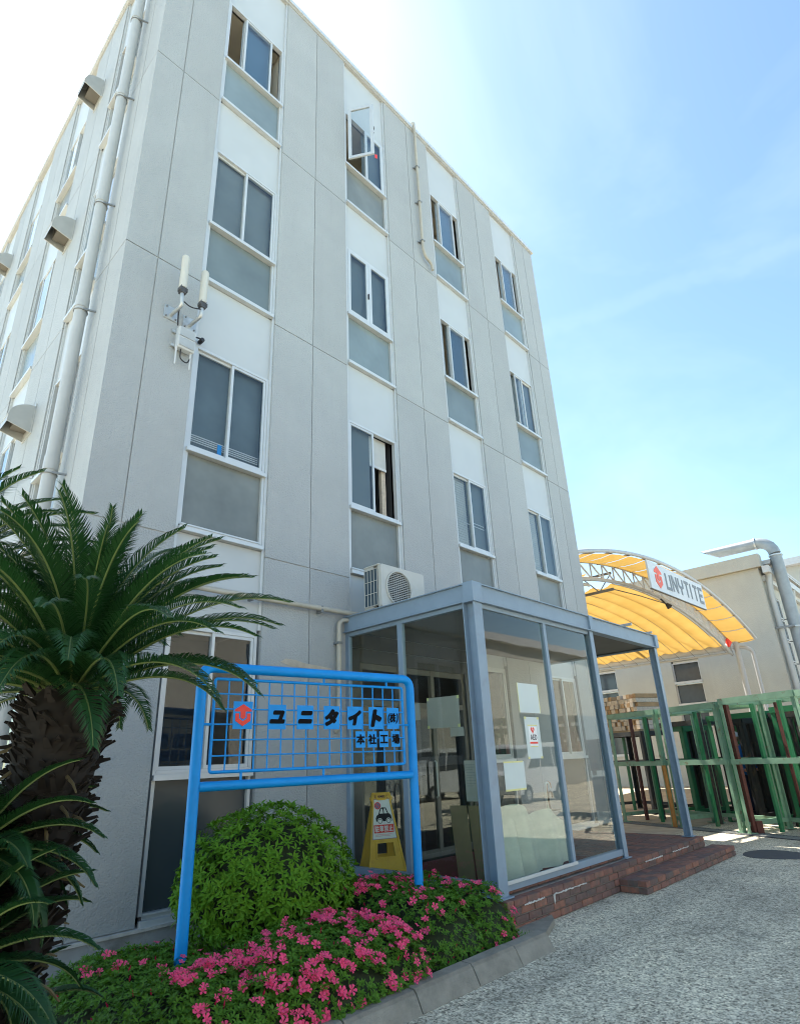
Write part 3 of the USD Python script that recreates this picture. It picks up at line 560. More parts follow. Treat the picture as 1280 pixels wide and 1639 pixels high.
# ================================================================ ENTRANCE PORCH
PX0, PX1, PY = 3.40, 8.40, -2.04
BT, BB = 3.275, 3.065; PF = 0.27
porch = Thing('entrance_porch', 'blue grey steel entrance porch with tall glass walls and flat roof', 'porch', (5.9, -1.0, PF))
def hbeam_post(x, y, z0, z1, s, tf=0.012):
    return [box(x-s/2, x+s/2, y-s/2, y-s/2+tf, z0, z1), box(x-s/2, x+s/2, y+s/2-tf, y+s/2, z0, z1), box(x-tf/2, x+tf/2, y-s/2+tf, y+s/2-tf, z0, z1)]
def ibeam(p, q, d, z0, z1, out, w=0.10):
    """channel edge beam: web with a lip at top and bottom; out = outward normal"""
    p, q, o = np.array(p, float), np.array(q, float), np.array(out, float)
    a, b = np.minimum(p, q), np.maximum(p, q)
    def bb(o0, o1, za, zb_):
        c = [a+o*o0, b+o*o0, a+o*o1, b+o*o1]; lo, hi = np.min(c, 0), np.max(c, 0); return box(lo[0], hi[0], lo[1], hi[1], za, zb_)
    return [bb(-0.02, -0.008, z0+0.012, z1-0.012), bb(-w, 0.018, z1-0.012, z1), bb(-w, 0.018, z0, z0+0.012)]
porch.part('corner_post', hbeam_post(PX0+0.0, PY, PF, BB-0.002, 0.15)+[box(PX0-0.11, PX0+0.11, PY-0.11, PY+0.11, PF, PF+0.012)], 'porch_steel')
porch.part('front_post', hbeam_post(6.06, PY, PF, BB-0.002, 0.10)+[box(5.98, 6.14, PY-0.08, PY+0.08, PF, PF+0.010)], 'porch_steel')
porch.part('end_post', hbeam_post(8.33, PY, PF, BB-0.002, 0.10)+[box(8.25, 8.41, PY-0.08, PY+0.08, PF, PF+0.010)], 'porch_steel')
porch.part('wall_post', [box(PX0-0.03, PX0+0.03, -0.062, -0.002, PF, BB-0.002)], 'porch_steel')
porch.part('side_beam', ibeam((PX0-0.06, PY-0.05, 0), (PX0-0.06, -0.004, 0), 0, BB, BT, (-1, 0, 0)), 'porch_steel')
porch.part('front_beam', ibeam((PX0+0.06, PY-0.06, 0), (PX1, PY-0.06, 0), 0, BB, BT, (0, -1, 0)), 'porch_steel')
porch.part('end_beam', ibeam((PX1+0.0, PY-0.05, 0), (PX1+0.0, -0.004, 0), 0, BB, BT, (1, 0, 0)), 'porch_steel')
porch.part('corner_stiffener', [box(PX0-0.085, PX0+0.085, PY-0.085, PY+0.05, BB+0.002, BT+0.004), box(PX0-0.095, PX0+0.095, PY-0.095, PY+0.05, BB-0.012, BB+0.002)], 'porch_steel')
porch.part('beam_stiffener', box(6.0, 6.1, PY-0.083, PY-0.02, BB+0.012, BT+0.003), 'porch_steel'); porch.part('beam_stiffener', box(8.30, 8.42, PY-0.083, PY-0.02, BB+0.012, BT+0.003), 'porch_steel')
porch.part('roof_deck', box(PX0+0.04, PX1-0.02, PY+0.03, -0.003, BT-0.06, BT-0.03), 'porch_roof')
porch.part('ceiling_board', box(PX0+0.05, PX1-0.03, PY+0.05, -0.003, BB+0.03, BB+0.042), 'ceiling_board')
porch.part('roof_bar', [tube([(7.25, -2.2, BT+0.03), (7.25, -0.6, BT+0.03)], 0.022, 8), tube([(8.15, -2.15, BT+0.02), (8.15, -0.9, BT+0.02)], 0.018, 8)], 'cap_metal')
SZ0, SZ1 = 0.305, 0.372
# glass wall frames: sills, heads, mullions, panes
porch.part('side_sill', [box(PX0-0.035, PX0+0.035, PY+0.076, -0.064, SZ0+0.0, SZ1+0.02)], 'porch_steel')
porch.part('side_head', box(PX0-0.028, PX0+0.028, PY+0.076, -0.064, BB-0.05, BB-0.003), 'porch_steel')
porch.part('front_sill', [box(PX0+0.076, 6.009, PY-0.035, PY+0.035, SZ0, SZ1)], 'porch_steel')
porch.part('front_head', box(PX0+0.076, 6.009, PY-0.028, PY+0.028, BB-0.05, BB-0.003), 'porch_steel')
porch.part('sliding_sill_track', box(PX0+0.08, 4.86, PY-0.050, PY-0.036, SZ1-0.012, SZ1+0.018), 'aluminium')
for yy in (-0.965,): porch.part('side_mullion', box(PX0-0.03, PX0+0.03, yy-0.035, yy+0.035, SZ1+0.021, BB-0.051), 'porch_steel')
porch.part('front_mullion', box(4.80, 4.86, PY-0.03, PY+0.03, SZ1+0.001, BB-0.051), 'porch_steel')
porch.part('glass_pane', box(PX0-0.005, PX0+0.005, -0.929, -0.065, SZ1+0.021, BB-0.051), 'porch_glass')
porch.part('glass_pane', box(PX0-0.005, PX0+0.005, PY+0.077, -1.001, SZ1+0.021, BB-0.051), 'porch_glass')
porch.part('glass_pane', box(PX0+0.077, 4.799, PY-0.005, PY+0.005, SZ1+0.001, BB-0.051), 'porch_glass')
porch.part('glass_pane', box(4.861, 6.008, PY-0.005, PY+0.005, SZ1+0.001, BB-0.051), 'porch_glass')

# brick plinth and step: every brick its own piece
plinth = Thing('brick_plinth', 'red brown brick plinth carrying the glass porch', 'plinth', (5.9, -1.1, 0))
MATB = ['brick_a', 'brick_b', 'brick_c', 'brick_d']
CH = PF/4
def course(T, axis, a, b, fixed, dep, z0, z1, L, off, nm='brick'):
    x = a-off
    while x < b-0.01:
        s, e = max(x, a)+0.004, min(x+L, b)-0.004; x += L
        if e-s < 0.03: continue
        j = rng.normal(0, 0.002)
        if axis == 'x': m = cbox(s, e, fixed+j, fixed+dep, z0+0.005, z1-0.004, 0.005)
        else: m = cbox(fixed+j, fixed+dep, s, e, z0+0.005, z1-0.004, 0.005)
        T.part(nm, m, MATB[rng.integers(0, 4)])
YF, XL, XR = -2.20, 3.31, 8.46
plinth.part('core', box(XL+0.014, XR-0.014, YF+0.014, -0.05, -0.05, PF-0.012), 'mortar')
for c in range(4):
    course(plinth, 'x', XL, XR, YF, 0.10, c*CH, (c+1)*CH, 0.222, 0.111*(c % 2))
    course(plinth, 'y', YF+0.10, -0.06, XL, 0.10, c*CH, (c+1)*CH, 0.222, 0.111*((c+1) % 2))
    course(plinth, 'y', YF+0.10, -0.06, XR, -0.10, c*CH, (c+1)*CH, 0.222, 0.111*((c+1) % 2))
for r_ in range(9):   # paving bricks in the open bay
    y0 = YF+0.104+r_*0.222
    course(plinth, 'x', 6.02, XR-0.104, y0, 0.214, PF-0.03, PF-0.001, 0.111, 0.055*(r_ % 2), 'paving_brick')
course(plinth, 'x', PX0+0.08, 6.0, PY-0.02, 0.09, PF+0.001, SZ0+0.002, 0.222, 0.08)
course(plinth, 'y', PY+0.08, -0.07, PX0-0.03, 0.09, PF+0.001, SZ0+0.002, 0.222, 0.08)
plinth.part('floor_slab', box(XL+0.105, 6.01, YF+0.105, -0.05, PF-0.011, PF-0.002), 'mortar')
for a, b in ((3.58, 3.93), (4.10, 4.78), (6.3, 6.85), (7.2, 7.8)):
    n_ = 26; xs_ = np.linspace(a, b, n_); lo = PF-0.066-0.010*rng.random(n_); hi = PF-0.062+0.010*rng.random(n_)*(rng.random(n_) < 0.7)
    plinth.part('mortar_smear', poly3(Polygon(np.r_[np.c_[xs_, lo], np.c_[xs_, hi][::-1]]).buffer(0), 0.0045, (0, YF-0.0008, 0), (1, 0, 0), (0, 0, 1)), 'mortar_edge')
plinth.part('mortar_smear', poly3(Polygon([(4.09, 0.20), (4.125, 0.205), (4.12, 0.15), (4.105, 0.12)]), 0.005, (0, YF-0.001, 0), (1, 0, 0), (0, 0, 1)), 'mortar_edge')
step = Thing('brick_step', 'low brick step in front of the porch opening', 'step', (7.1, -2.36, 0))
SX0, SX1, SY0, SZ = 5.52, 8.72, -2.52, 0.135
step.part('core', box(SX0+0.014, SX1-0.014, SY0+0.014, YF-0.005, -0.05, SZ-0.012), 'mortar')
for c in range(2):
    z0, z1 = c*SZ/2, (c+1)*SZ/2
    if c == 0:
        course(step, 'x', SX0, SX1, SY0, 0.10, z0, z1, 0.222, 0.06)
        course(step, 'y', SY0+0.10, YF-0.004, SX0, 0.10, z0, z1, 0.222, 0.0)
    else:
        for k, (ya, yb_) in enumerate(((SY0, 0.105), (SY0+0.108, 0.103), (SY0+0.214, 0.100))):
            course(step, 'x', SX0, SX1, ya, yb_, z0, z1, 0.222, 0.111*((k+1) % 2))
single('door_mat', cbox(3.55, 5.9, -1.95, -0.1, PF-0.001, PF+0.012), 'red_mat', label='dark red entrance mat on the porch floor', category='mat')

# ================================================================ ON AND IN THE PORCH
# outdoor unit on the porch roof
ax0, ax1, ay0, ay1, az0 = 3.46, 4.30, -0.60, -0.28, 3.30
ac = Thing('air_conditioner', 'cream outdoor air conditioner unit with round fan grille on the porch roof', 'air conditioner', (3.88, -0.44, az0))
az1 = az0+0.60; rc = (ax0+0.33, az0+0.31); R = 0.235
face = sbox(ax0, az0+0.03, ax1, az1).buffer(-0.03).buffer(0.03).difference(Point(rc).buffer(R, 32))
ac.part('front_panel', poly3(face, 0.03, (0, ay0+0.03, 0), (1, 0, 0), (0, 0, 1)), 'ac_plastic')
ac.part('casing', [box(ax0+0.004, ax1, ay0+0.15, ay1, az0+0.03, az1-0.012), box(ax0+0.2, ax1-0.002, ay0+0.031, ay0+0.149, az0+0.03, az0+0.05), box(ax1-0.02, ax1-0.001, ay0+0.031, ay0+0.149, az0+0.05, az1-0.012), box(ax0+0.004, ax0+0.03, ay0+0.031, ay0+0.06, az0+0.03, az1-0.012)], 'ac_plastic')
ac.part('lid', cbox(ax0-0.006, ax1+0.006, ay0+0.031, ay1+0.006, az1-0.011, az1+0.012, 0.008), 'ac_plastic')
ac.part('fan_ring', cat([tube([(rc[0]+R*math.cos(t), ay0-0.006, rc[1]+R*math.sin(t)) for t in np.linspace(0, 2*PI, 49)], 0.013, 8)]), 'ac_plastic', smooth=True)
gr = []
for k in range(19):
    z = rc[1]-R+0.0+(k+0.5)*2*R/19; hw = math.sqrt(max(R*R-(z-rc[1])**2, 0))
    gr.append(box(rc[0]-hw, rc[0]+hw, ay0-0.004, ay0+0.004, z-0.0042, z+0.0042))
for k in range(11):
    x = rc[0]-R+(k+0.5)*2*R/11; hh = math.sqrt(max(R*R-(x-rc[0])**2, 0))
    gr.append(box(x-0.002, x+0.002, ay0+0.0042, ay0+0.009, rc[1]-hh, rc[1]+hh))
ac.part('fan_grille', gr, 'ac_grille')
fb = ac.part('fan', [tube([(rc[0], ay0+0.06, rc[1]), (rc[0], ay0+0.11, rc[1])], 0.06, 14)], 'dark_fin')
for k in range(3):
    a = k*2*PI/3+0.4
    bl = Polygon([(0.05*math.cos(a), 0.05*math.sin(a))]+[(0.215*math.cos(a+t), 0.215*math.sin(a+t)) for t in np.linspace(0, 1.2, 7)]+[(0.05*math.cos(a+1.0), 0.05*math.sin(a+1.0))])
    ac.part('blade', poly3(bl, 0.01, (rc[0], ay0+0.09, rc[1]), (1, 0, 0), (0, 0, 1)), 'dark_fin', parent=fb)
ac.part('fan_well', box(ax0+0.06, ax1-0.21, ay0+0.135, ay0+0.149, az0+0.05, az1-0.03), 'dark_void')
ac.part('side_coil', box(ax0-0.001, ax0+0.003, ay0+0.065, ay1-0.01, az0+0.06, az1-0.05), 'dark_fin')
ac.part('side_guard', [box(ax0-0.008, ax0-0.002, y-0.004, y+0.004, az0+0.05, az1-0.03) for y in np.linspace(ay0+0.07, ay1-0.015, 5)]+[box(ax0-0.010, ax0-0.004, ay0+0.065, ay1-0.01, z-0.004, z+0.004) for z in np.linspace(az0+0.06, az1-0.05, 4)], 'ac_plastic')
for x in (ax0+0.1, ax1-0.16): ac.part('foot', [box(x, x+0.06, ay0-0.02, ay1+0.02, az0, az0+0.028), box(x, x+0.06, ay0-0.02, ay1+0.02, BT-0.03, az0)], 'ac_plastic')
ac.part('seam', [box(ax0+0.62, ax1-0.01, ay0-0.001, ay0+0.002, z, z+0.004) for z in (az0+0.14, az0+0.24, az0+0.36)], 'ac_grille')

# notices on the glass
def notice(name, label, O, X, Y, w, h, mt='paper', tape=(), group=None, cat_='notice'):
    O, X, Y = np.array(O, float), norm(X), norm(Y); Y = norm(Y-np.dot(Y, X)*X); Z = np.cross(X, Y)
    t = Thing(name, label, cat_, O)
    t.part('sheet', poly3(sbox(0, 0, w, h), 0.0015, O, X, Y), mt)
    for (a, b, c, d) in tape: t.part('tape', poly3(sbox(a, b, c, d), 0.0008, O+Z*0.0016, X, Y), 'tape')
    return t, O+Z*0.0016, X, Y
yg = PY+0.008       # inner face of the front glass; sheets are read from outside, so they hang against it
FX, FY = (1, 0, 0), (0, 0, 1)
def fnotice(name, label, x0, x1, z0, z1, tilt=0.0, **k):
    return notice(name, label, (x0, PY-0.0056, z0), (math.cos(tilt), 0, math.sin(tilt)), (-math.sin(tilt), 0, math.cos(tilt)), x1-x0, z1-z0, **k)
fnotice('paper_notice', 'blank white paper taped highest on the front glass', 4.10, 4.53, 1.93, 2.25, 0.0, tape=[(-0.004, 0, 0.008, 0.32), (0.425, 0.0, 0.434, 0.30)])
fnotice('paper_notice', 'blank white paper taped lowest on the front glass, next to the corner post', 3.69, 4.07, 1.155, 1.43, 0.0, tape=[(0, -0.004, 0.38, 0.014), (0, 0.264, 0.36, 0.279)])
aed, O, X, Y = fnotice('defibrillator_notice', 'white notice with red heart and AED lettering on the front glass', 4.17, 4.47, 1.45, 1.885, 0.0, tape=[(0, 0.41, 0.04, 0.437), (0.26, 0.41, 0.302, 0.437), (0.0, -0.002, 0.04, 0.02), (0.26, -0.002, 0.302, 0.02)])
aed.part('printed_card', poly3(sbox(0.065, 0.13, 0.235, 0.335), 0.0006, O, X, Y), 'white_print')
tm = meshkit.text_mesh('AED', 0.052, 0.0008, bold=True); tm.vertices[:, 0] *= 0.95
aed.part('lettering', xf(tm, O+X*0.085+Y*0.195+np.cross(X, Y)*0.0007, X, Y, np.cross(X, Y)), 'letter_black')
heart = unary_union([Point(0.128, 0.305).buffer(0.021), Point(0.162, 0.305).buffer(0.021), Polygon([(0.109, 0.296), (0.181, 0.296), (0.145, 0.258)])])
heart = heart.difference(Polygon([(0.15, 0.325), (0.138, 0.298), (0.15, 0.298), (0.140, 0.27), (0.162, 0.304), (0.15, 0.304), (0.158, 0.325)]))
aed.part('heart', poly3(heart, 0.0008, O+np.cross(X, Y)*0.0007, X, Y), 'red_mark')
aed.part('red_band', poly3(sbox(0.07, 0.152, 0.23, 0.172), 0.0008, O+np.cross(X, Y)*0.0007, X, Y), 'red_mark')
aed.part('yellow_band', poly3(sbox(0.075, 0.118, 0.225, 0.128), 0.0008, O+np.cross(X, Y)*0.0007, X, Y), 'tape'); aed.part('yellow_band', poly3(sbox(0.05, 0.34, 0.25, 0.352), 0.0008, O, X, Y), 'tape')
# notices seen through the side glass; they hang on the inside of it
def snotice(name, label, y0, y1, z0, z1, tilt=0.0, **k):
    return notice(name, label, (PX0+0.0085, y0, z0), (0, -math.cos(tilt), math.sin(tilt)), (0, math.sin(tilt), math.cos(tilt)), y0-y1, z1-z0, **k)
snotice('paper_notice', 'large grey board taped inside the side glass', -1.30, -1.75, 1.80, 2.12, -0.02, mt='paper_dim', tape=[(0.0, 0.29, 0.03, 0.322), (0.42, 0.29, 0.452, 0.322), (0.0, 0.0, 0.03, 0.03), (0.42, 0.0, 0.452, 0.03)])
snotice('paper_notice', 'small slip of paper under the large grey board', -1.61, -1.79, 1.70, 1.79, mt='paper_dim')
snotice('paper_notice', 'small yellowish slip beside the blue sign post', -1.12, -1.20, 1.90, 2.08, mt='paper_dim')
nt, O, X, Y = snotice('paper_notice', 'grey printed sheet half hidden by the corner post', -1.76, -1.93, 1.08, 1.46, mt='paper_dim')
nt.part('printed_line', [poly3(sbox(0.02, 0.34-i*0.025, 0.02+0.11-0.03*(i % 3 == 2), 0.343-i*0.025), 0.0006, O, X, Y) for i in range(9)], 'letter_grey')

# folding yellow warning sign inside the porch
def warning_sign():
    cx, cy, z0 = 3.67, -0.27, PF+0.013
    t = Thing('floor_sign', 'yellow plastic folding no parking sign with a car picture inside the porch', 'floor sign', (cx, cy, z0))
    ang = math.radians(-24)
    A = np.array([math.cos(ang), math.sin(ang), 0]); N = np.array([math.sin(ang), -math.cos(ang), 0])   # A across the front, N towards the viewer
    Hh = 0.86; lean = 0.17
    def panel(sgn):
        Yd = norm(np.array([0, 0, Hh])-sgn*N*lean); O = np.array([cx, cy, z0])+sgn*N*lean
        L = math.hypot(Hh, lean)
        sh = Polygon([(-0.24, 0), (-0.205, 0.18), (-0.115, L-0.10), (-0.135, L-0.08), (-0.11, L), (0.11, L), (0.135, L-0.08), (0.115, L-0.10), (0.205, 0.18), (0.24, 0)])
        sh = sh.difference(Polygon([(-0.11, 0.20), (-0.095, 0.34), (0.095, 0.34), (0.11, 0.20)])).difference(sbox(-0.045, L-0.065, 0.045, L-0.03)).difference(Polygon([(-0.14, -0.01), (-0.12, 0.045), (0.12, 0.045), (0.14, -0.01)]))
        X = A*sgn
        return sh, O, X, Yd, L
    for sgn in (1, -1):
        sh, O, X, Yd, L = panel(sgn)
        Z = np.cross(X, Yd)
        rim = sh.difference(sh.buffer(-0.018))
        P = t.part('panel', [poly3(sh, 0.012, O-Z*0.012, X, Yd), poly3(rim, 0.010, O+Z*0.0, X, Yd)], 'yellow_plastic')
        if sgn == 1:
            Q = O+Z*0.001
            lab = Polygon([(-0.145, 0.385), (-0.095, 0.80), (0.095, 0.80), (0.145, 0.385)])
            t.part('label_edge', poly3(lab.buffer(0.006), 0.001, Q, X, Yd), 'purple_print', parent=P)
            t.part('label', poly3(lab, 0.0016, Q, X, Yd), 'white_print', parent=P)
            Q = Q+Z*0.0018
            t.part('no_parking_disc', poly3(Point(-0.055, 0.735).buffer(0.038), 0.001, Q, X, Yd), 'purple_print', parent=P)
            t.part('disc_ring', poly3(Point(-0.055, 0.735).buffer(0.040).difference(Point(-0.055, 0.735).buffer(0.031)).union(LineString([(-0.08, 0.76), (-0.03, 0.71)]).buffer(0.004)), 0.0014, Q, X, Yd), 'red_mark', parent=P)
            car = unary_union([Polygon([(-0.085, 0.565), (-0.09, 0.60), (-0.075, 0.63), (-0.045, 0.645), (0.085, 0.645), (0.105, 0.62), (0.11, 0.565)]),
                Polygon([(-0.055, 0.64), (-0.03, 0.70), (0.0, 0.715), (0.045, 0.71), (0.075, 0.64)]).difference(Polygon([(-0.038, 0.648), (-0.02, 0.692), (0.003, 0.702), (0.006, 0.648)])).difference(Polygon([(0.018, 0.648), (0.016, 0.702), (0.038, 0.698), (0.058, 0.648)]))])
            car = car.difference(Point(-0.04, 0.568).buffer(0.033)).difference(Point(0.068, 0.568).buffer(0.033))
            car = car.union(Point(-0.04, 0.568).buffer(0.026).difference(Point(-0.04, 0.568).buffer(0.020))).union(Point(0.068, 0.568).buffer(0.026).difference(Point(0.068, 0.568).buffer(0.020)))
            t.part('car_picture', poly3(car, 0.001, Q, X, Yd), 'letter_black', parent=P)
            red = sbox(-0.122, 0.445, 0.122, 0.53)
            words = unary_union([affinity.translate(affinity.scale(glyph(c), 0.00027, 0.00034, origin=(0, 0)), -0.112+0.057*i, 0.462) for i, c in enumerate('駐車禁止')])
            t.part('red_band', poly3(red.difference(words), 0.001, Q, X, Yd), 'red_mark', parent=P)
            t.part('small_print', poly3(unary_union([sbox(-0.11, 0.425, 0.09, 0.428), sbox(-0.11, 0.412, 0.07, 0.415)]), 0.001, Q, X, Yd), 'red_mark', parent=P)
            head = unary_union([affinity.translate(affinity.scale(glyph(c), 0.00019, 0.00021, origin=(0, 0)), -0.085+0.044*i, 0.82) for i, c in enumerate('駐車禁止')])
            t.part('moulded_word', poly3(head, 0.001, O+Z*0.001, X, Yd), 'brown_mark', parent=P)
    t.part('hinge_pin', tube([np.array([cx, cy, z0+Hh-0.06])-A*0.14, np.array([cx, cy, z0+Hh-0.06])+A*0.14], 0.012, 8), 'yellow_plastic')
GL = json.loads('''{"株":[[[1,38,20,74,32,110,7,112,6,132,9,135,35,135,35,171,37,173,57,173,59,171,59,135,82,135,85,132,86,126,89,131,94,160,97,164,114,162,118,159,115,137,124,136,124,170,126,173,148,172,149,136,185,136,188,133,187,113,149,111,150,86,192,86,195,84,194,63,161,61,181,28,201,8,201,5,188,-9,183,-10,170,3,150,32,149,-18,146,-21,125,-20,123,33,105,9,91,-5,83,-11,77,-11,65,3,65,7,93,32,111,62,80,62,74,55,68,54,62,66,59,67,59,-19,57,-21,37,-21,35,-19,35,49,32,47,22,26,15,19,10,21],[108,112,98,86,124,86,124,112],[61,111,76,84,81,86,74,92,74,97,81,111]]],"本":[[[2,28,38,61,57,88,65,105,11,106,8,109,8,128,11,131,86,131,88,172,112,172,114,131,189,131,192,129,192,108,190,106,134,105,144,85,160,63,179,44,198,31,197,25,184,11,177,12,160,26,159,18,156,16,114,16,112,-20,89,-21,87,-19,86,16,43,16,39,25,18,10,4,23],[113,42,145,42,128,64,114,89],[55,42,87,41,87,90,84,89,71,64]]],"社":[[[72,-12,72,9,75,11,125,12,125,85,84,86,81,89,81,107,83,110,125,111,125,171,128,174,147,174,150,171,150,110,190,110,193,106,193,91,190,86,150,85,150,12,194,11,197,8,197,-11,194,-14,75,-14]],[[0,58,38,91,54,114,9,115,6,117,7,138,42,139,28,158,27,164,44,174,61,156,68,144,67,139,77,139,87,131,86,123,65,86,90,60,90,56,77,40,73,41,60,54,60,-17,57,-21,37,-21,35,-18,35,53,15,38,10,38]]],"工":[[[5,-2,5,15,8,19,86,20,86,125,18,126,16,128,17,150,182,151,185,148,185,129,183,126,113,125,113,20,192,19,195,16,194,-5,8,-6]]],"場":[[[2,38,29,51,29,105,8,106,6,108,6,128,9,130,29,131,29,169,31,171,49,172,53,169,53,131,72,130,75,126,75,109,73,106,53,104,54,62,65,67,61,71,61,88,64,91,83,92,81,95,81,165,83,167,180,167,183,164,183,96,180,92,196,90,196,69,113,68,110,64,190,63,192,61,187,6,183,-8,176,-17,162,-21,141,-20,135,-5,121,-20,114,-22,100,-11,100,-6,125,19,135,41,127,41,119,26,104,8,79,-13,73,-13,61,-2,61,3,82,18,101,41,92,41,79,27,66,18,61,19,48,32,14,15,9,16,2,32],[160,41,141,2,147,1,158,1,161,3,167,41],[104,115,106,113,157,113,159,118,105,119],[104,141,158,140,159,145,105,146],[73,68,76,57,84,67]]],"駐":[[[3,-4,11,46,15,50,13,52,14,164,92,165,95,162,94,144,69,142,70,134,88,134,91,131,94,135,134,135,118,163,121,168,136,174,142,169,157,146,158,135,191,135,194,133,194,114,192,112,154,110,154,76,187,75,190,71,190,57,187,52,154,52,154,10,156,8,197,7,198,-11,195,-15,91,-15,87,-12,77,-20,51,-21,47,-18,44,0,31,-1,27,11,20,-9,15,-10],[87,112,69,111,70,103,88,103,91,99,90,83,88,81,70,81,69,72,96,71,100,75,129,75,129,111,96,111,91,115],[96,54,94,8,129,8,129,52],[47,3,51,1,66,1,70,14,65,16,65,9,62,7,54,5,48,7],[35,73,46,72,46,81,35,81],[36,112,35,103,46,103,46,112],[36,143,35,134,46,134,46,143],[21,48,34,46,44,49,21,50]]],"車":[[[6,10,6,30,9,32,87,33,86,38,30,38,27,40,27,124,31,127,86,127,87,131,15,131,12,133,13,154,86,155,87,171,89,173,110,173,112,171,113,155,185,155,188,153,188,134,185,131,112,131,113,127,170,127,174,124,174,41,171,38,113,38,112,33,192,32,195,29,194,9,113,8,111,-21,90,-22,87,-19,86,8,9,8],[112,62,148,61,149,70,113,71],[112,94,148,93,149,103,113,104],[51,62,86,61,87,70,52,71],[87,103,52,104,51,94,86,93]]],"禁":[[[2,98,33,128,32,130,14,130,10,133,11,152,43,153,43,170,46,174,66,173,68,153,92,153,95,151,98,153,129,153,130,171,133,174,151,174,154,172,154,153,187,153,189,151,190,134,188,131,165,129,180,112,197,99,185,83,179,83,154,106,154,83,168,83,172,80,172,63,169,60,34,60,31,63,31,80,35,83,43,84,43,103,18,81,10,86],[130,106,106,83,130,83],[80,130,96,117,100,110,119,129,99,130,95,133,91,130],[68,109,67,83,96,83,86,97,81,98]],[[6,-2,29,13,44,30,9,32,8,51,11,54,190,54,193,49,193,36,190,31,152,30,190,-3,190,-9,175,-19,169,-18,151,1,128,18,127,23,134,31,113,31,113,-8,109,-16,98,-21,65,-22,57,-5,60,1,88,1,87,31,64,31,69,23,64,15,47,-3,25,-19,20,-19,7,-9]]],"止":[[[5,-8,5,11,8,14,33,15,33,127,36,129,55,129,58,126,58,15,95,14,95,170,98,173,119,172,120,106,183,106,186,103,186,84,183,81,120,81,120,15,191,14,195,10,194,-9,192,-11,8,-11]]],"ユ":[[[5,7,5,33,12,40,113,39,115,42,124,107,33,107,27,115,27,137,31,144,35,146,137,145,144,147,166,136,168,127,154,40,191,39,196,32,196,8,192,2,187,0,13,0]]],"ニ":[[[7,11,8,36,15,42,181,42,188,35,188,8,181,1,15,1,9,5]],[[25,108,25,135,31,141,165,141,172,133,172,110,167,103,162,101,34,101]]],"タ":[[[7,76,9,84,32,100,56,125,69,145,79,169,85,174,93,174,113,167,118,161,115,145,165,147,185,133,186,127,173,92,154,58,172,42,172,33,162,20,154,13,145,13,128,26,113,12,93,-2,56,-20,44,-18,29,-5,26,1,28,10,64,26,84,38,97,50,61,76,38,57,28,56,14,66],[91,109,87,101,122,80,137,108]]],"イ":[[[6,70,6,75,11,82,56,97,98,118,128,140,154,167,166,166,183,149,182,138,157,114,130,94,131,-8,129,-13,123,-17,97,-17,90,-11,90,70,50,53,29,46,21,46,16,50]]],"ト":[[[56,-12,55,159,63,166,88,166,96,159,95,109,132,97,174,79,180,73,180,64,172,45,161,40,125,57,96,68,95,-12,88,-17,63,-17]]],"(":[[[12,56,15,97,25,133,42,167,46,170,52,169,61,165,65,161,65,156,54,136,45,110,40,80,40,45,47,8,57,-18,65,-32,64,-38,55,-43,44,-44,30,-20,16,22]]],")":[[[2,-33,20,6,28,48,28,77,23,108,13,137,2,158,5,164,21,170,29,161,48,117,55,79,55,46,51,19,43,-7,25,-43,17,-45,6,-40]]]}''')
def glyph(c):
    return unary_union([Polygon(np.reshape(p[0], (-1, 2)), [np.reshape(h, (-1, 2)) for h in p[1:]]).buffer(0) for p in GL[c]])
warning_sign()
# things leaning in the porch corner
cb = Thing('cardboard_sheet', 'brown cardboard sheet leaning inside the porch beside the corner post', 'cardboard', (4.0, -1.4, PF))
for k, (y0, y1) in enumerate(((-1.13, -1.36), (-1.372, -1.60))):
    O = np.array([3.98+0.02*k, y0, PF+0.013]); X = np.array([0, -1.0, 0]); Y = norm([-0.10, 0, 1])
    cb.part('flap', poly3(sbox(0, 0, abs(y1-y0), 0.72), 0.008, O, X, Y), 'cardboard')
bagv = []
fold = Thing('canvas_sheet', 'pale folded canvas sheets standing behind the front glass', 'canvas', (4.5, -1.75, PF))
for k, (x0, x1, yy, h, dx) in enumerate(((3.72, 4.30, -1.80, 0.62, 0.10), (4.22, 4.80, -1.72, 0.70, -0.08), (4.86, 5.55, -1.66, 0.60, 0.02))):
    u = np.linspace(0, 1, 14); w = np.linspace(0, 1, 12); U, Wv = np.meshgrid(u, w)
    top = h*(1-0.35*(U-0.35)**2*2); Xp = x0+(x1-x0)*U+dx*Wv*(1-U); Yp = yy+0.05*np.sin(U*7+k)+0.10*Wv*(1-0.4*U); Zp = PF+0.014+top*Wv
    V = np.stack([Xp, Yp, Zp], -1).reshape(-1, 3); ii = np.arange(14*12).reshape(12, 14)
    Fq = np.concatenate([np.stack([ii[:-1, :-1], ii[:-1, 1:], ii[1:, 1:]], -1).reshape(-1, 3), np.stack([ii[:-1, :-1], ii[1:, 1:], ii[1:, :-1]], -1).reshape(-1, 3)])
    fold.part('sheet', trimesh.Trimesh(V, Fq, process=False), 'canvas_white', smooth=True)
sx, sy = 5.62, -1.35
us = Thing('umbrella_stand', 'grey tube umbrella stand behind the front glass', 'umbrella stand', (sx, sy, PF))
us.part('frame', [tube([(sx+a, sy+b, PF), (sx+a, sy+b, PF+0.55)], 0.010, 8) for a in (-0.17, 0.17) for b in (-0.12, 0.12)]+[tube([(sx-0.17, sy-0.12, z), (sx+0.17, sy-0.12, z), (sx+0.17, sy+0.12, z), (sx-0.17, sy+0.12, z), (sx-0.17, sy-0.12, z)], 0.008, 6) for z in (PF+0.54, PF+0.08)], 'galvanised')
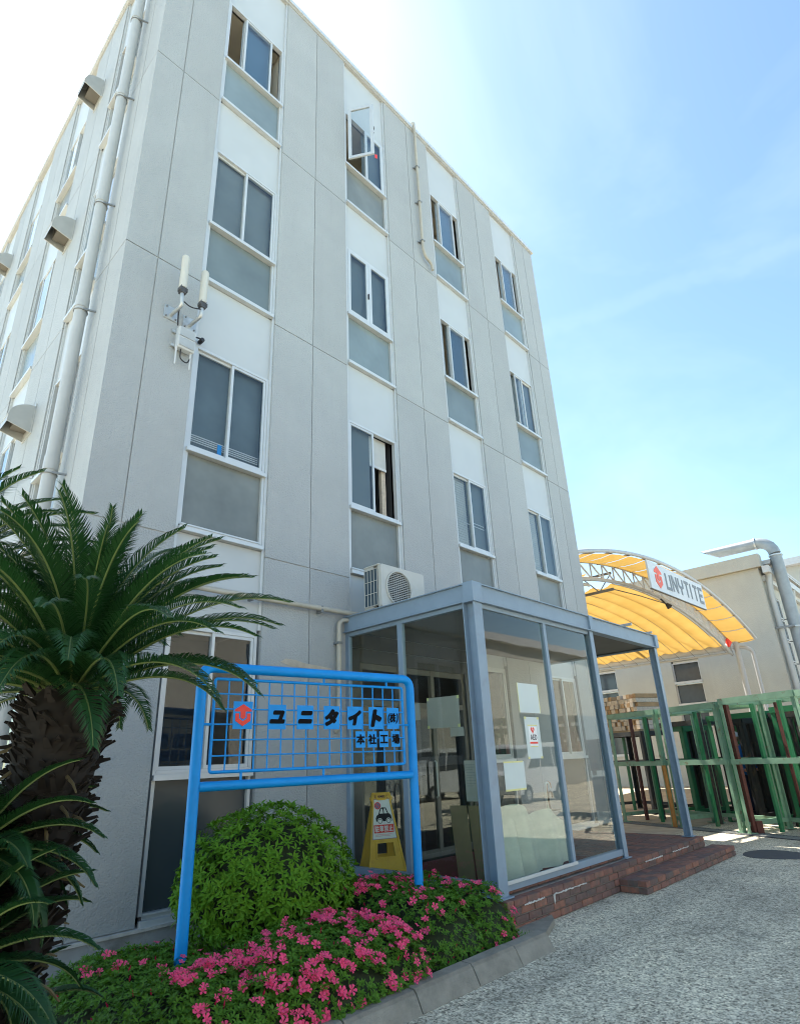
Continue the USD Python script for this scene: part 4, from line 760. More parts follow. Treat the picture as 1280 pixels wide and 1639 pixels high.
us.part('drip_tray', cbox(sx-0.16, sx+0.16, sy-0.11, sy+0.11, PF+0.012, PF+0.03), 'patch_dark')
for (ux, uy, mh, lb) in ((sx-0.10, sy-0.05, 'umbrella_white', 'furled umbrella with white crook handle in the stand'), (sx+0.05, sy+0.02, 'umbrella_brown', 'furled umbrella with brown wooden crook handle in the stand'), (sx-0.02, sy-0.03, 'umbrella_dark', 'furled dark umbrella between the white and brown handles')):
    um = Thing('umbrella', lb, 'umbrella', (ux, uy, PF+0.03))
    h = 0.83 if mh != 'umbrella_dark' else 0.72
    um.part('canopy_cloth', tube([(ux, uy, PF+0.035), (ux, uy, PF+0.12), (ux, uy, PF+0.45), (ux, uy, PF+0.62)], [0.008, 0.022, 0.032, 0.012], 10), 'umbrella_dark' if mh != 'umbrella_white' else 'canvas_white', smooth=40)
    um.part('handle', tube([(ux, uy, PF+0.60), (ux, uy, PF+h)]+[(ux+0.05-0.05*math.cos(t), uy, PF+h+0.05*math.sin(t)) for t in np.linspace(0.2, PI+0.5, 10)], 0.011, 8), mh, smooth=40)

# ================================================================ BLUE COMPANY SIGN
SL = np.array([0.581, -1.514]); SR = np.array([2.596, -1.803])
sg = Thing('company_sign', 'bright blue tubular sign frame with wire mesh and lettered tiles in front of the office', 'sign', (1.59, -1.66, 0))
D = np.append(SR-SL, 0); W = np.linalg.norm(D); D /= W; UPV = np.array([0, 0, 1.0]); NO = np.cross(D, UPV)      # NO points towards the yard
if NO[1] > 0: NO = -NO
O0 = np.append(SL, 0)
def S(u, z, n=0.0): return O0+D*u+UPV*z+NO*n
PT, LB, PR = 2.215, 1.362, 0.040
sg.part('frame_tube', tube(bend([S(0, 0.0), S(0, PT), S(W, PT), S(W, 0.0)], 0.10, 10), PR, 18), 'sign_blue', smooth=50)
sg.part('lower_rail', tube([S(0.03, LB), S(W-0.03, LB)], PR*0.86, 18), 'sign_blue', smooth=50)
g0, g1, gz0, gz1 = 0.105, W-0.10, LB+0.095, PT-0.085
ring = tube(bend([S((g0+g1)/2, gz0), S(g0, gz0), S(g0, gz1), S(g1, gz1), S(g1, gz0), S((g0+g1)/2+0.001, gz0)], 0.02, 3), 0.012, 8)
mesh_ = sg.part('grid_frame', ring, 'sign_blue', smooth=50)
NV, NH = 16, 6
for i in range(1, NV): u = g0+(g1-g0)*i/NV; sg.part('wire', tube([S(u, gz0), S(u, gz1)], 0.0062, 6), 'sign_blue', parent=mesh_)
for i in range(1, NH): z = gz0+(gz1-gz0)*i/NH; sg.part('wire', tube([S(g0, z, 0.011), S(g1, z, 0.011)], 0.0062, 6), 'sign_blue', parent=mesh_)
for u in (g0+(g1-g0)*0.135, g0+(g1-g0)*0.53, g0+(g1-g0)*0.90):
    sg.part('stay', tube([S(u, gz1), S(u, PT-0.02)], 0.010, 8), 'sign_blue'); sg.part('stay', tube([S(u, LB+0.02), S(u, gz0)], 0.010, 8), 'sign_blue')
zc = (gz0+gz1)/2
sg.part('stay', tube([S(0.02, zc), S(g0, zc)], 0.010, 8), 'sign_blue'); sg.part('stay', tube([S(g1, zc), S(W-0.02, zc)], 0.010, 8), 'sign_blue')
def tile(u, z, w, h, shape, mt, name='letter_tile'):
    O = S(u-w/2, z-h/2, 0.026)
    p = sg.part(name, poly3(sbox(0, 0, w, h), 0.005, O-NO*0.005, D, UPV), 'sign_blue')
    b = shape.bounds; s = min(0.80*h/(b[3]-b[1]), 0.88*w/(b[2]-b[0])); 
    sh = affinity.translate(affinity.scale(shape, s, s, origin=(0, 0)), w/2-s*(b[0]+b[2])/2, h/2-s*(b[1]+b[3])/2)
    sg.part('character', poly3(sh, 0.003, O+NO*0.0002, D, UPV), mt, parent=p)
logo = unary_union([Polygon([(-0.5, 0.10), (-0.5, -0.34), (0, -0.66), (0.5, -0.34), (0.5, 0.10), (0.26, 0.10), (0.26, -0.20), (0, -0.36), (-0.26, -0.20), (-0.26, 0.10)]),
    Polygon([(0, 0.66), (0.55, 0.34), (0.55, 0.22), (0.17, 0.22), (0.17, -0.14), (0, -0.25), (-0.17, -0.14), (-0.17, 0.22), (-0.55, 0.22), (-0.55, 0.34)])])
zr = gz0+(gz1-gz0)*0.585
tile(g0+(g1-g0)*0.125, zr+0.01, 0.158, 0.205, logo, 'red_mark', 'emblem_tile')
BOLD = lambda c, k=7: affinity.skew(glyph(c).buffer(k, join_style=2), xs=13, origin=(0, 0))
for c, f_ in zip('ユニタイト', (0.285, 0.425, 0.565, 0.695, 0.82)):
    tile(g0+(g1-g0)*f_, zr, 0.155, 0.190, BOLD(c), 'letter_black')
kk = unary_union([affinity.translate(affinity.scale(glyph('('), 1, 1.0, origin=(0, 0)), -62, 0), affinity.scale(glyph('株').buffer(2), 0.82, 1, origin=(0, 0)), affinity.translate(glyph(')'), 172, 0)])
tile(g0+(g1-g0)*0.925, zr, 0.135, 0.185, affinity.skew(kk, xs=8, origin=(0, 0)), 'letter_black')
zl = gz0+(gz1-gz0)*0.318
for c, f_ in zip('本社工場', (0.726, 0.795, 0.865, 0.938)):
    tile(g0+(g1-g0)*f_, zl, 0.098, 0.135, glyph(c).buffer(2.5), 'letter_black')

# ================================================================ PLANTS
def leaf_tri(base, d, n, L, w, fold=0.25, droop=0.0):
    """a leaf of four triangles folded along its midrib"""
    d = norm(d); s = norm(np.cross(d, n)); n = np.cross(s, d)
    m = base+d*L*0.5-n*droop*L*0.3; t = base+d*L-n*droop*L
    l, r = m+s*w/2+n*fold*w*0.5, m-s*w/2+n*fold*w*0.5
    return [base, l, m, r, t]
LF = np.array([[0, 2, 1], [0, 3, 2], [1, 2, 4], [2, 3, 4]])
def leaves_mesh(L):
    V = np.array([p for q in L for p in q]); k = len(L)
    return trimesh.Trimesh(V, (LF[None]+5*np.arange(k)[:, None, None]).reshape(-1, 3), process=False)
def frond(base, az, el, L, droop, rg, width=0.13, n=84, twist=0.0, curl=0.0):
    """cycad frond: arching stalk with two rows of stiff narrow leaflets held in a V"""
    K = 26; s = np.linspace(0, 1, K); P = [np.array(base, float)]; a = az
    for i in range(1, K):
        e = el-droop*s[i]**1.9; a_ = az+curl*s[i]
        P.append(P[-1]+L/(K-1)*np.array([math.cos(e)*math.sin(a_), math.cos(e)*math.cos(a_), math.sin(e)]))
    P = np.array(P); T = np.gradient(P, axis=0); T /= np.linalg.norm(T, axis=1, keepdims=True)
    stalk = tube(P, np.linspace(0.0085, 0.002, K), 6)
    V, F = [], []
    for u in np.linspace(0.10, 0.995, n):
        i = min(int(u*(K-1)), K-2); f_ = u*(K-1)-i; p = P[i]*(1-f_)+P[i+1]*f_; t = norm(T[i]*(1-f_)+T[i+1]*f_)
        sd = norm(np.cross(t, [0, 0, 1.0])); nn = np.cross(sd, t)
        if twist: sd, nn = sd*math.cos(twist)+nn*math.sin(twist), nn*math.cos(twist)-sd*math.sin(twist)
        ln = width*(0.35+0.65*math.sin(PI*min(1, 0.16+0.9*u))**0.7)*(1-0.25*u)
        ang = 0.55+0.55*u
        for sg_ in (-1, 1):
            j = rg.normal(0, 0.05, 3)
            d = norm(sd*sg_*math.cos(ang)+t*math.sin(ang)+nn*0.34+j)
            b = norm(t-np.dot(t, d)*d); w = 0.0034
            m = p+d*ln*0.55; e = p+d*ln-nn*ln*0.30
            k = len(V); V += [p-b*w, p+b*w, m-b*w*0.9, m+b*w*0.9, e]; F += [[k, k+1, k+3], [k, k+3, k+2], [k+2, k+3, k+4]]
    return stalk, trimesh.Trimesh(np.array(V), F, process=False)
def cycad(x, y, zc, label, nf, L, seed, trunk_r=0.25, width=0.14, pups=False, azr=None, elr=(1.45, 0.16)):
    rg = np.random.default_rng(seed); t = Thing('cycad_palm', label, 'palm', (x, y, 0))
    def cxy(z): return np.array([x-0.13*(1-z/zc)*(zc > 1.5), y+0.08*(1-z/zc)*(zc > 1.5)])
    if trunk_r:
        zz = np.linspace(-0.02, zc, 26); prof = trunk_r*(0.42+0.58*(zz/zc)); prof[-1] *= 0.55; prof[-2] *= 0.85
        core = tube(np.array([[*cxy(z), z] for z in zz]), prof*0.86, 22)
        sc = []
        nl = int(zc/0.034)
        for i in range(nl):                        # spiral of old leaf bases
            z = 0.04+i*0.034; rr = trunk_r*(0.42+0.58*(z/zc))*0.82
            for k in range(15):
                a = 2*PI*(k+0.5*(i % 2))/15+rg.normal(0, 0.07); o = np.array([math.sin(a), math.cos(a), 0]); s_ = np.array([o[1], -o[0], 0])
                p = np.array([*cxy(z), z+rg.normal(0, 0.008)])+o*rr; ln = 0.04+0.045*rg.random()+(0.05 if rg.random() < 0.08 else 0); w = 0.013+0.008*rg.random()
                dd = norm(o*0.85+s_*rg.normal(0, 0.3)+np.array([0, 0, 0.40+0.45*rg.normal()]))
                q = p+dd*ln; up_ = np.cross(s_, dd)
                v = [p-s_*w-up_*0.013, p+s_*w-up_*0.013, p+up_*0.015, q-s_*w*0.55-up_*0.005, q+s_*w*0.55-up_*0.005, q+up_*0.008]
                sc.append(trimesh.Trimesh(v, [[0, 1, 4], [0, 4, 3], [1, 2, 5], [1, 5, 4], [2, 0, 3], [2, 3, 5], [3, 4, 5]], process=False))
        t.part('trunk', [core], 'trunk_brown', smooth=True); t.part('leaf_bases', sc, 'trunk_brown', kind='stuff')
        st = []
        for i in range(34):                        # dry broken stalks
            a = rg.random()*2*PI; z = zc*(0.25+0.6*rg.random()); rr = trunk_r*(0.42+0.58*(z/zc))*0.85; o = np.array([math.sin(a), math.cos(a), 0])
            p = np.array([*cxy(z), z])+o*rr; d = norm(o+np.array([0, 0, rg.normal(-0.1, 0.35)])); ln = 0.06+0.09*rg.random()
            st.append(tube([p, p+d*ln*0.6, p+d*ln+np.array([0, 0, -0.02])], [0.010, 0.007, 0.004], 5))
        t.part('dry_stalks', st, 'dry_stalk', kind='stuff')
    for i in range(nf):
        f_ = (i+0.5)/nf
        az = i*2.39996+rg.normal(0, 0.12) if azr is None else azr[0]+(azr[1]-azr[0])*rg.random()
        el = elr[0]+(elr[1]-elr[0])*f_**0.85+rg.normal(0, 0.07)
        ln = L*(0.72+0.33*math.sin(PI*min(1, 0.25+0.65*f_)))*(1+rg.normal(0, 0.05))
        o = np.array([math.sin(az), math.cos(az), 0])
        b = np.array([x, y, zc-0.03])+o*trunk_r*0.35*f_+np.array([0, 0, 0.03*(1-f_)])
        st, lf = frond(b, az, el, ln, 0.85+0.35*f_, rg, width=width*(0.9+0.2*rg.random()), curl=rg.normal(0, 0.15))
        tip = lf.vertices[-1]
        if tip[0] > 0.18 and tip[2] < 2.26: continue
        p = t.part('frond', lf, 'dry_frond' if (f_ > 0.8 and rg.random() < 0.10) else 'cycad_leaf'); t.part('stalk', st, 'stem_green', parent=p, smooth=True)
    return t
cycad(-0.60, -2.36, 1.90, 'large dark cycad palm with thick shaggy trunk at the left, nearest the blue sign', 116, 1.06, 3, width=0.20)
cycad(-1.28, -1.72, 2.38, 'taller cycad palm at the left picture edge behind the big one', 52, 1.0, 5, trunk_r=0.22, width=0.16)
cycad(-1.0, -2.62, 0.80, 'low young cycad palm in front of the shaggy trunk at the left edge', 34, 0.56, 9, trunk_r=0.11, elr=(1.3, -0.5), width=0.14)
cycad(-0.93, -2.44, 1.20, 'cycad palm half hidden behind the shaggy trunk at the left edge', 40, 0.54, 15, trunk_r=0.11, elr=(1.2, -0.6), width=0.13)
cycad(-0.58, -2.05, 0.45, 'small cycad offshoot at the foot of the shaggy trunk', 14, 0.38, 12, trunk_r=0.09, elr=(1.2, -0.2), width=0.11)

# ---- clipped round bush
def view_sort(C): return np.argsort(np.linalg.norm(C-EYE, axis=1))
rg = np.random.default_rng(21)
BC, BR = np.array([1.60, -0.98, 0.57]), np.array([0.70, 0.66, 0.59])
bush = Thing('round_bush', 'round clipped light green bush behind the blue sign', 'bush', (BC[0], BC[1], 0))
ic = trimesh.creation.icosphere(3); d_ = 0.72+0.14*meshkit.noise(ic.vertices*3.1, 4)[:, None]
ic.vertices = BC+ic.vertices*BR*d_; bush.part('twigs', ic, 'twig', smooth=True)
LV = []
for i in range(2300):
    d = rg.normal(size=3); d = norm(d)
    if d[2] < -0.75: continue
    lump = 0.93+0.16*meshkit.noise(d*2.6+5, 2)+0.08*meshkit.noise(d*7+1, 3)
    depth = 1.0 if rg.random() < 0.68 else 0.86
    p = BC+d*BR*lump*depth; out = norm(d/BR+np.array([0, 0, 0.55])); n_ = rg.integers(5, 8); sz = 0.046+0.028*rg.random()
    tw = rg.random()*6.28; s_ = norm(np.cross(out, [0.3, 0.2, 0.9])); q_ = np.cross(out, s_)
    for k in range(n_):
        a = tw+k*2.4; tilt = 0.65+0.75*rg.random()
        dd = norm(out*math.cos(tilt)+(s_*math.cos(a)+q_*math.sin(a))*math.sin(tilt)+rg.normal(0, 0.1, 3))
        LV.append(leaf_tri(p-out*0.03*rg.random(), dd, out, sz*(0.7+0.5*rg.random()), sz*0.34, 0.3, 0.12+0.2*rg.random()))
C_ = np.array([q[2] for q in LV]); order = view_sort(C_); show = set(order[:300].tolist())
for i in order[:300]: bush.part('leaf', leaves_mesh([LV[i]]), 'bush_leaf')
bush.part('foliage', leaves_mesh([q for i, q in enumerate(LV) if i not in show]), 'bush_leaf', kind='stuff')

# ---- azaleas: low clipped mounds with flowers
def petal_flower(p, n, R, rg):
    n = norm(n); s = norm(np.cross(n, [0.31, 0.17, 0.9])); q = np.cross(n, s); V = [p-n*R*0.45]; F = []
    a0 = rg.random()*6.28
    for k in range(5):
        a = a0+k*2*PI/5+rg.normal(0, 0.06); c, e = math.cos(a), math.sin(a); d = s*c+q*e; b = -s*e+q*c
        i = len(V); V += [p+d*R*0.42-b*R*0.20-n*R*0.06, p+d*R*0.42+b*R*0.20-n*R*0.06, p+d*R*0.80-b*R*0.34+n*R*0.10, p+d*R*0.80+b*R*0.34+n*R*0.10, p+d*R*1.05+n*R*(0.0+0.12*rg.normal()), p+d*R*0.62+n*R*0.0]
        F += [[0, i, i+5], [0, i+5, i+1], [i, i+2, i+5], [i+5, i+3, i+1], [i+5, i+2, i+4], [i+5, i+4, i+3]]
    return trimesh.Trimesh(np.array(V), F, process=False)
def azalea(label, mounds, nwh, nfl, seed, fz=None, nb=60):
    """mounds: (x, y, rx, ry, top); fz(x, y) = how densely flowers stand there (0..1)"""
    rg = np.random.default_rng(seed); M_ = np.array(mounds)
    t = Thing('azalea_shrub', label, 'shrub', (M_[0, 0], M_[0, 1], 0))
    def hgt(x, y):
        h = np.zeros_like(x)
        for (mx, my, rx, ry, tp) in mounds:
            q = ((x-mx)/rx)**2; w = ((y-my)/ry)**2; r4 = (q**1.6+w**1.6)
            h = np.maximum(h, tp*np.clip(1-r4, 0, None)**0.42)
        return h+(0.10*(meshkit.noise(np.stack([x*4, y*4, x*0+seed], -1), 2)-0.5)+0.05*(meshkit.noise(np.stack([x*11, y*11, x*0], -1), 5)-0.5))*(h > 0.02)
    def samp(n):
        out = []
        x0, x1 = (M_[:, 0]-M_[:, 2]).min(), (M_[:, 0]+M_[:, 2]).max(); y0, y1 = (M_[:, 1]-M_[:, 3]).min(), (M_[:, 1]+M_[:, 3]).max()
        X = rg.uniform(x0, x1, n*6); Y = rg.uniform(y0, y1, n*6); h = hgt(X, Y); e = 0.015
        gx_, gy_ = (hgt(X+e, Y)-hgt(X-e, Y))/(2*e), (hgt(X, Y+e)-hgt(X, Y-e))/(2*e)
        gm = np.minimum(np.hypot(gx_, gy_), 7); N = np.stack([-gx_, -gy_, np.ones_like(gx_)], -1); N /= np.linalg.norm(N, axis=1, keepdims=True)
        pr = np.sqrt(1+gm**2)/7.1; keep = (h > 0.03) & (rg.random(len(h)) < pr)
        P = np.stack([X, Y, h], -1)[keep]; N = N[keep]
        # walls of the mound: drop part of the steep samples down the side
        st = N[:, 2] < 0.55; P[st, 2] *= rg.uniform(0.25, 1.0, st.sum())
        return P[:n], N[:n]
    # dark inner growth
    g = 46; x0, x1 = (M_[:, 0]-M_[:, 2]).min()-0.03, (M_[:, 0]+M_[:, 2]).max()+0.03; y0, y1 = (M_[:, 1]-M_[:, 3]).min()-0.03, (M_[:, 1]+M_[:, 3]).max()+0.03
    X, Y = np.meshgrid(np.linspace(x0, x1, g), np.linspace(y0, y1, g)); Z = hgt(X, Y)*0.86-0.03
    ii = np.arange(g*g).reshape(g, g)
    t.part('twigs', trimesh.Trimesh(np.stack([X, Y, Z], -1).reshape(-1, 3), np.concatenate([np.stack([ii[:-1, :-1], ii[:-1, 1:], ii[1:, 1:]], -1).reshape(-1, 3), np.stack([ii[:-1, :-1], ii[1:, 1:], ii[1:, :-1]], -1).reshape(-1, 3)]), process=False), 'twig', smooth=True)
    P, N = samp(nwh); L = []
    for p, n in zip(P, N):
        out = norm(n+np.array([0, 0, 0.5])+rg.normal(0, 0.2, 3)); s_ = norm(np.cross(out, [0.3, 0.9, 0.1])); q_ = np.cross(out, s_); tw = rg.random()*6.28
        sz = 0.024+0.014*rg.random(); p = p+out*rg.normal(0, 0.016)
        for k in range(5):
            a = tw+k*2.4; ti = 0.75+0.65*rg.random()
            L.append(leaf_tri(p, out*math.cos(ti)+(s_*math.cos(a)+q_*math.sin(a))*math.sin(ti), out, sz*(0.8+0.4*rg.random()), sz*0.42, 0.25, 0.15))
    t.part('foliage', leaves_mesh(L), 'azalea_leaf', kind='stuff')
    P, N = samp(nfl*10); FL = []
    dens = np.array([fz(p[0], p[1]) for p in P])*(0.10+1.7*np.clip(meshkit.noise(P*4.5, 9)-0.30, 0, 1)); k = rg.random(len(P)) < dens
    for p, n in [(p_+(rg.normal(0, 0.028, 3)*np.array([1, 1, 0.5]) if q_ else 0), n_) for p_, n_ in zip(P[k], N[k]) for q_ in range(2)][:nfl]:
        if p[1] < -2.55: continue
        dirn = norm(n*0.8+np.array([0, -0.35, 0.5])+rg.normal(0, 0.28, 3))
        FL.append(petal_flower(p+n*(0.022+0.03*rg.random()), dirn, 0.020+0.014*rg.random(), rg))
    if FL:
        o = view_sort(np.array([f.vertices.mean(0) for f in FL]))
        for i in o[:300]: t.part('flower', FL[i], 'azalea_petal')
        if len(o) > 300: t.part('flowers', [FL[i] for i in o[300:]], 'azalea_petal', kind='stuff')
    P, N = samp(nb)
    t.part('buds', [tube([p, p+n*0.012+np.array([0, 0, 0.006]), p+n*0.028+np.array([0, 0, 0.012])], [0.003, 0.006, 0.001], 5) for p, n in zip(P, N)], 'azalea_deep', kind='stuff')
azalea('low green azalea shrub with a few pink flowers at the left below the wall ledge', [(0.42, -1.45, 0.54, 0.82, 0.31), (0.42, -2.10, 0.54, 0.46, 0.35)], 5200, 330, 31, fz=lambda x, y: 0.75 if x > 0.22 and y < -1.88 else 0.06)
azalea('azalea shrub thick with pink flowers in the front of the bed under the sign', [(1.12, -2.05, 0.55, 0.54, 0.39), (1.60, -2.08, 0.42, 0.50, 0.42)], 5200, 760, 32, fz=lambda x, y: 0.7 if y < -1.7 else 0.3)
azalea('azalea shrub between the round bush and the right sign post, flowers along its left', [(2.42, -1.45, 0.42, 0.75, 0.44), (2.40, -1.95, 0.40, 0.50, 0.44)], 3600, 240, 33, fz=lambda x, y: 0.42 if x < 2.7 and y > -1.75 else 0.10)
azalea('azalea shrub against the brick plinth below the porch corner', [(2.94, -1.50, 0.31, 0.85, 0.45), (2.92, -2.0, 0.29, 0.44, 0.44)], 3400, 170, 34, fz=lambda x, y: 0.30 if x > 2.88 else 0.08)
# small weed tuft at the kerb end
rg = np.random.default_rng(44)
L = []
for i in range(150):
    p = np.array([rg.uniform(3.05, 3.30), rg.uniform(-2.5, -2.28), 0.03]); d = norm([rg.normal(0, 0.6), rg.normal(0, 0.6), 1]); L.append(leaf_tri(p, d, [0.1, -0.4, 0.6], 0.04+0.03*rg.random(), 0.012, 0.2, 0.3))
single('weed_tuft', leaves_mesh(L), 'azalea_leaf', label='tuft of weeds where the kerb meets the brick plinth', category='weeds')

# ================================================================ YARD BEYOND THE PORCH
FD = norm([0.58, 1.38, 0]); FN = np.array([FD[1], -FD[0], 0])      # along the row of racks; away from the viewer
def rack(o, w, d, h, mt, label, group='steel stacking racks in the yard', post=0.10, brace=True, mt2=None, mid=1.22, div=()):
    """post pallet frame: o = near corner on the ground, w along the row, d deep"""
    o = np.array(o, float); t = Thing('steel_rack', label, 'rack', o, group=None)
    Zv = np.array([0, 0, 1.0])
    def at(a, b, z): return o+FD*a+FN*b+Zv*z
    cs = [(0, 0), (w, 0), (w, d), (0, d)]
    for i, (a, b) in enumerate(cs):
        sa, sb = (1 if a == 0 else -1), (1 if b == 0 else -1)
        t.part('post', [beam(at(a, b+sb*post/2, 0), at(a, b+sb*post/2, h), 0.012, post, side=FD), beam(at(a+sa*post/2, b, 0), at(a+sa*post/2, b, h), 0.012, post-0.024, side=FN)], (mt2 or mt) if i == 2 else mt)
        t.part('foot_plate', beam(at(a+sa*0.05, b+sb*0.05, 0.008), at(a+sa*0.05, b+sb*0.05, 0.02), 0.13, 0.13, side=FD), mt)
    for z, hh in ((h, 0.11), (mid, 0.09), (0.16, 0.07)):
        for (a, b), (c, e) in zip(cs, cs[1:]+cs[:1]):
            if z == 0.16 and b == 0 and e == 0: continue
            ins = 0.012
            t.part('rail', beam(at(a, b, z), at(c, e, z), 0.05, hh), mt)
    for (a, b, m_) in div: t.part('divider', beam(at(a, b, 0.02), at(a, b, h-0.06), 0.05, 0.07, side=FD), m_)
    if brace:
        for k in range(1, 3): t.part('cross_bar', beam(at(w*k/3, 0.03, h-0.005), at(w*k/3, d-0.03, h-0.005), 0.06, 0.05), mt); t.part('cross_bar', beam(at(w*k/3, 0.03, mid), at(w*k/3, d-0.03, mid), 0.05, 0.05), mt)
    return t
r1 = np.array([11.28, -1.93, 0.006]); hh = 2.27
rack(r1, 1.42, 1.15, hh, 'rack_pale', 'pale green steel rack right behind the last porch post', post=0.085, div=[(0.35, 0.5, 'rack_green'), (0.62, 0.9, 'rack_black'), (0.9, 0.45, 'rack_green'), (1.12, 0.8, 'rack_black')])
rack(r1+FD*1.56, 1.45, 1.15, hh, 'rack_pale', 'pale green steel rack partly hidden by the front glass, left end of the row', post=0.085, div=[(0.3, 0.6, 'rack_black'), (0.7, 0.4, 'rack_green'), (1.05, 0.8, 'rack_black'), (1.25, 0.5, 'rack_maroon')])
rack(r1-FD*1.62-FN*0.02, 1.50, 1.15, hh+0.04, 'rack_pale', 'pale green steel rack at the right end of the front row', post=0.075, div=[(0.3, 0.7, 'rack_black'), (0.6, 0.45, 'rack_green'), (0.95, 0.85, 'rack_maroon'), (1.2, 0.5, 'rack_green')])
g_ = 0
for k, (a, b, w, d, h, mt, mt2, lab) in enumerate([
    (0.12, 1.45, 1.35, 1.1, 2.10, 'rack_green', 'rack_black', 'dark green steel rack directly behind the front row, middle one'),
    (1.72, 1.50, 1.35, 1.1, 2.05, 'rack_black', None, 'blackened steel rack behind the left front rack'),
    (-1.45, 1.42, 1.35, 1.1, 2.15, 'rack_green', 'rack_black', 'dark green steel rack behind the right end rack'),
    (0.35, 2.85, 1.3, 1.1, 2.05, 'rack_black', 'rack_green', 'blackened steel rack in the third row, middle one'),
    (1.95, 2.95, 1.3, 1.1, 2.1, 'rack_green', 'rack_maroon', 'green steel rack in the third row at the left'),
    (3.80, 1.75, 1.62, 1.1, 1.92, 'rack_black', None, 'black steel rack carrying the stack of small cartons'),
    (-1.2, 2.9, 1.3, 1.1, 2.1, 'rack_green', 'rack_maroon', 'green steel rack in the third row at the right'),
    (0.75, 1.62, 0.5, 0.9, 2.0, 'rack_black', None, 'narrow black steel frame behind the middle front rack'),
    (-0.55, 1.55, 0.6, 0.9, 2.05, 'rack_black', 'rack_green', 'narrow black steel frame behind the maroon post'),
    (2.35, 1.62, 0.5, 0.9, 1.95, 'rack_green', 'rack_black', 'narrow dark green frame behind the left front rack'),
    (0.10, 2.25, 0.45, 0.8, 2.1, 'rack_green', 'rack_black', 'slim green frame in the gap between second and third row'),
    (1.05, 2.3, 0.6, 0.7, 2.0, 'rack_black', 'rack_maroon', 'slim black frame in the gap between second and third row'),
    (-0.95, 2.3, 0.5, 0.7, 2.1, 'rack_green', 'rack_black', 'slim green frame behind the person'),
    (2.9, 2.3, 0.6, 0.8, 2.0, 'rack_black', 'rack_green', 'slim black frame near the cartons'),
    (-2.2, 2.6, 0.6, 0.9, 2.1, 'rack_green', 'rack_black', 'slim green frame behind the right end rack'),
    (-0.2, 4.3, 1.2, 1.0, 2.0, 'rack_black', 'rack_maroon', 'blackened steel rack in the fourth row'),
    (1.3, 4.4, 1.2, 1.0, 2.0, 'rack_black', 'rack_green', 'blackened steel rack in the fourth row, farther left')]):
    rack(r1+FD*a+FN*b, w, d, h, mt, lab, mt2=mt2, post=0.10, div=[(w*0.33, d*0.5, 'rack_black'), (w*0.7, d*0.4, 'rack_green' if k % 2 else 'rack_black')])
mp = r1-FD*0.14+FN*0.1
single('maroon_post', [beam(mp+[0, 0, 0.0], mp+[0, 0, 2.25], 0.11, 0.08, side=FD), beam(mp+FN*0.1+[0, 0, 0.0], mp+FN*0.1+[0, 0, 0.2], 0.16, 0.16, side=FD)], 'rack_maroon', label='maroon steel post standing between the two right racks', category='post')
rp2 = r1+FD*1.50-FN*0.06
single('rusty_post', tube([rp2+[0, 0, 0], rp2+[0.01, 0, 0.6], rp2+[0, 0.01, 1.18]], 0.045, 8), 'rust', label='orange rusty pipe leaning at the front of the left rack', category='post')
# drain grating
gt = Thing('drain_grating', 'dark steel drain grating in front of the racks', 'grating', (10.7, -2.0, 0.0))
ga = np.array([10.62, -3.1, 0.003]); 
gt.part('frame', [beam(ga+FN*w_, ga+FN*w_+FD*4.6, 0.03, 0.02) for w_ in (0, 0.36)], 'patch_dark')
gt.part('bar', [beam(ga+FD*(0.06*i)+FN*0.015, ga+FD*(0.06*i)+FN*0.345, 0.022, 0.018) for i in range(1, 77)], 'strap', kind='stuff')
# stack of cartons behind the racks
rg = np.random.default_rng(5)
bs = Thing('carton_stack', 'stack of many small cartons on top of a black rack behind the left racks', 'cartons', (14.6, 1.5, 2.0))
cb0 = r1+FD*3.90+FN*1.80
for k in range(8):
    for i in range(12):
        if k == 7 and rg.random() < 0.4: continue
        a = cb0+FD*(0.08+i*0.118+rg.normal(0, 0.006))+FN*(0.1+rg.normal(0, 0.02)); z = 2.03+k*0.115
        bs.part('carton', beam(a+[0, 0, z+0.055], a+FN*0.8+[0, 0, z+0.055], 0.112, 0.108, side=FD), 'carton_pale' if rg.random() < 0.6 else 'carton_brown')
bs.part('pallet', beam(cb0+FN*0.5+[0, 0, 2.0], cb0+FN*0.5+FD*1.5+[0, 0, 2.0], 0.95, 0.05), 'cardboard')
# rusty bins at the right
for k, (a, b, z, lab) in enumerate(((-3.0, 4.2, 0.0, 'rust brown steel bin standing on the yard behind the right rack'), (-3.0, 4.2, 0.95, 'rust brown steel bin stacked on top of another bin'), (-0.9, 4.6, 0.0, 'rust brown steel bin behind the middle racks, at ground level'), (-0.9, 4.6, 0.95, 'rust brown steel bin behind the middle racks, upper one'))):
    o = r1+FD*a+FN*b+np.array([0, 0, z]); t = Thing('steel_bin', lab, 'bin', o)
    t.part('body', beam(o+[0, 0, 0.5], o+FD*1.4+[0, 0, 0.5], 1.1, 0.78), 'rust_brown')
    for q in range(5): t.part('rib', beam(o+FD*(0.1+0.3*q)-FN*0.57+[0, 0, 0.12], o+FD*(0.1+0.3*q)-FN*0.57+[0, 0, 0.88], 0.05, 0.04, side=FD), 'rust_brown')
    for q in (0.1, 1.3): t.part('leg', beam(o+FD*q-FN*0.45, o+FD*q-FN*0.45+[0, 0, 0.12], 0.1, 0.1, side=FD), 'rust_brown')

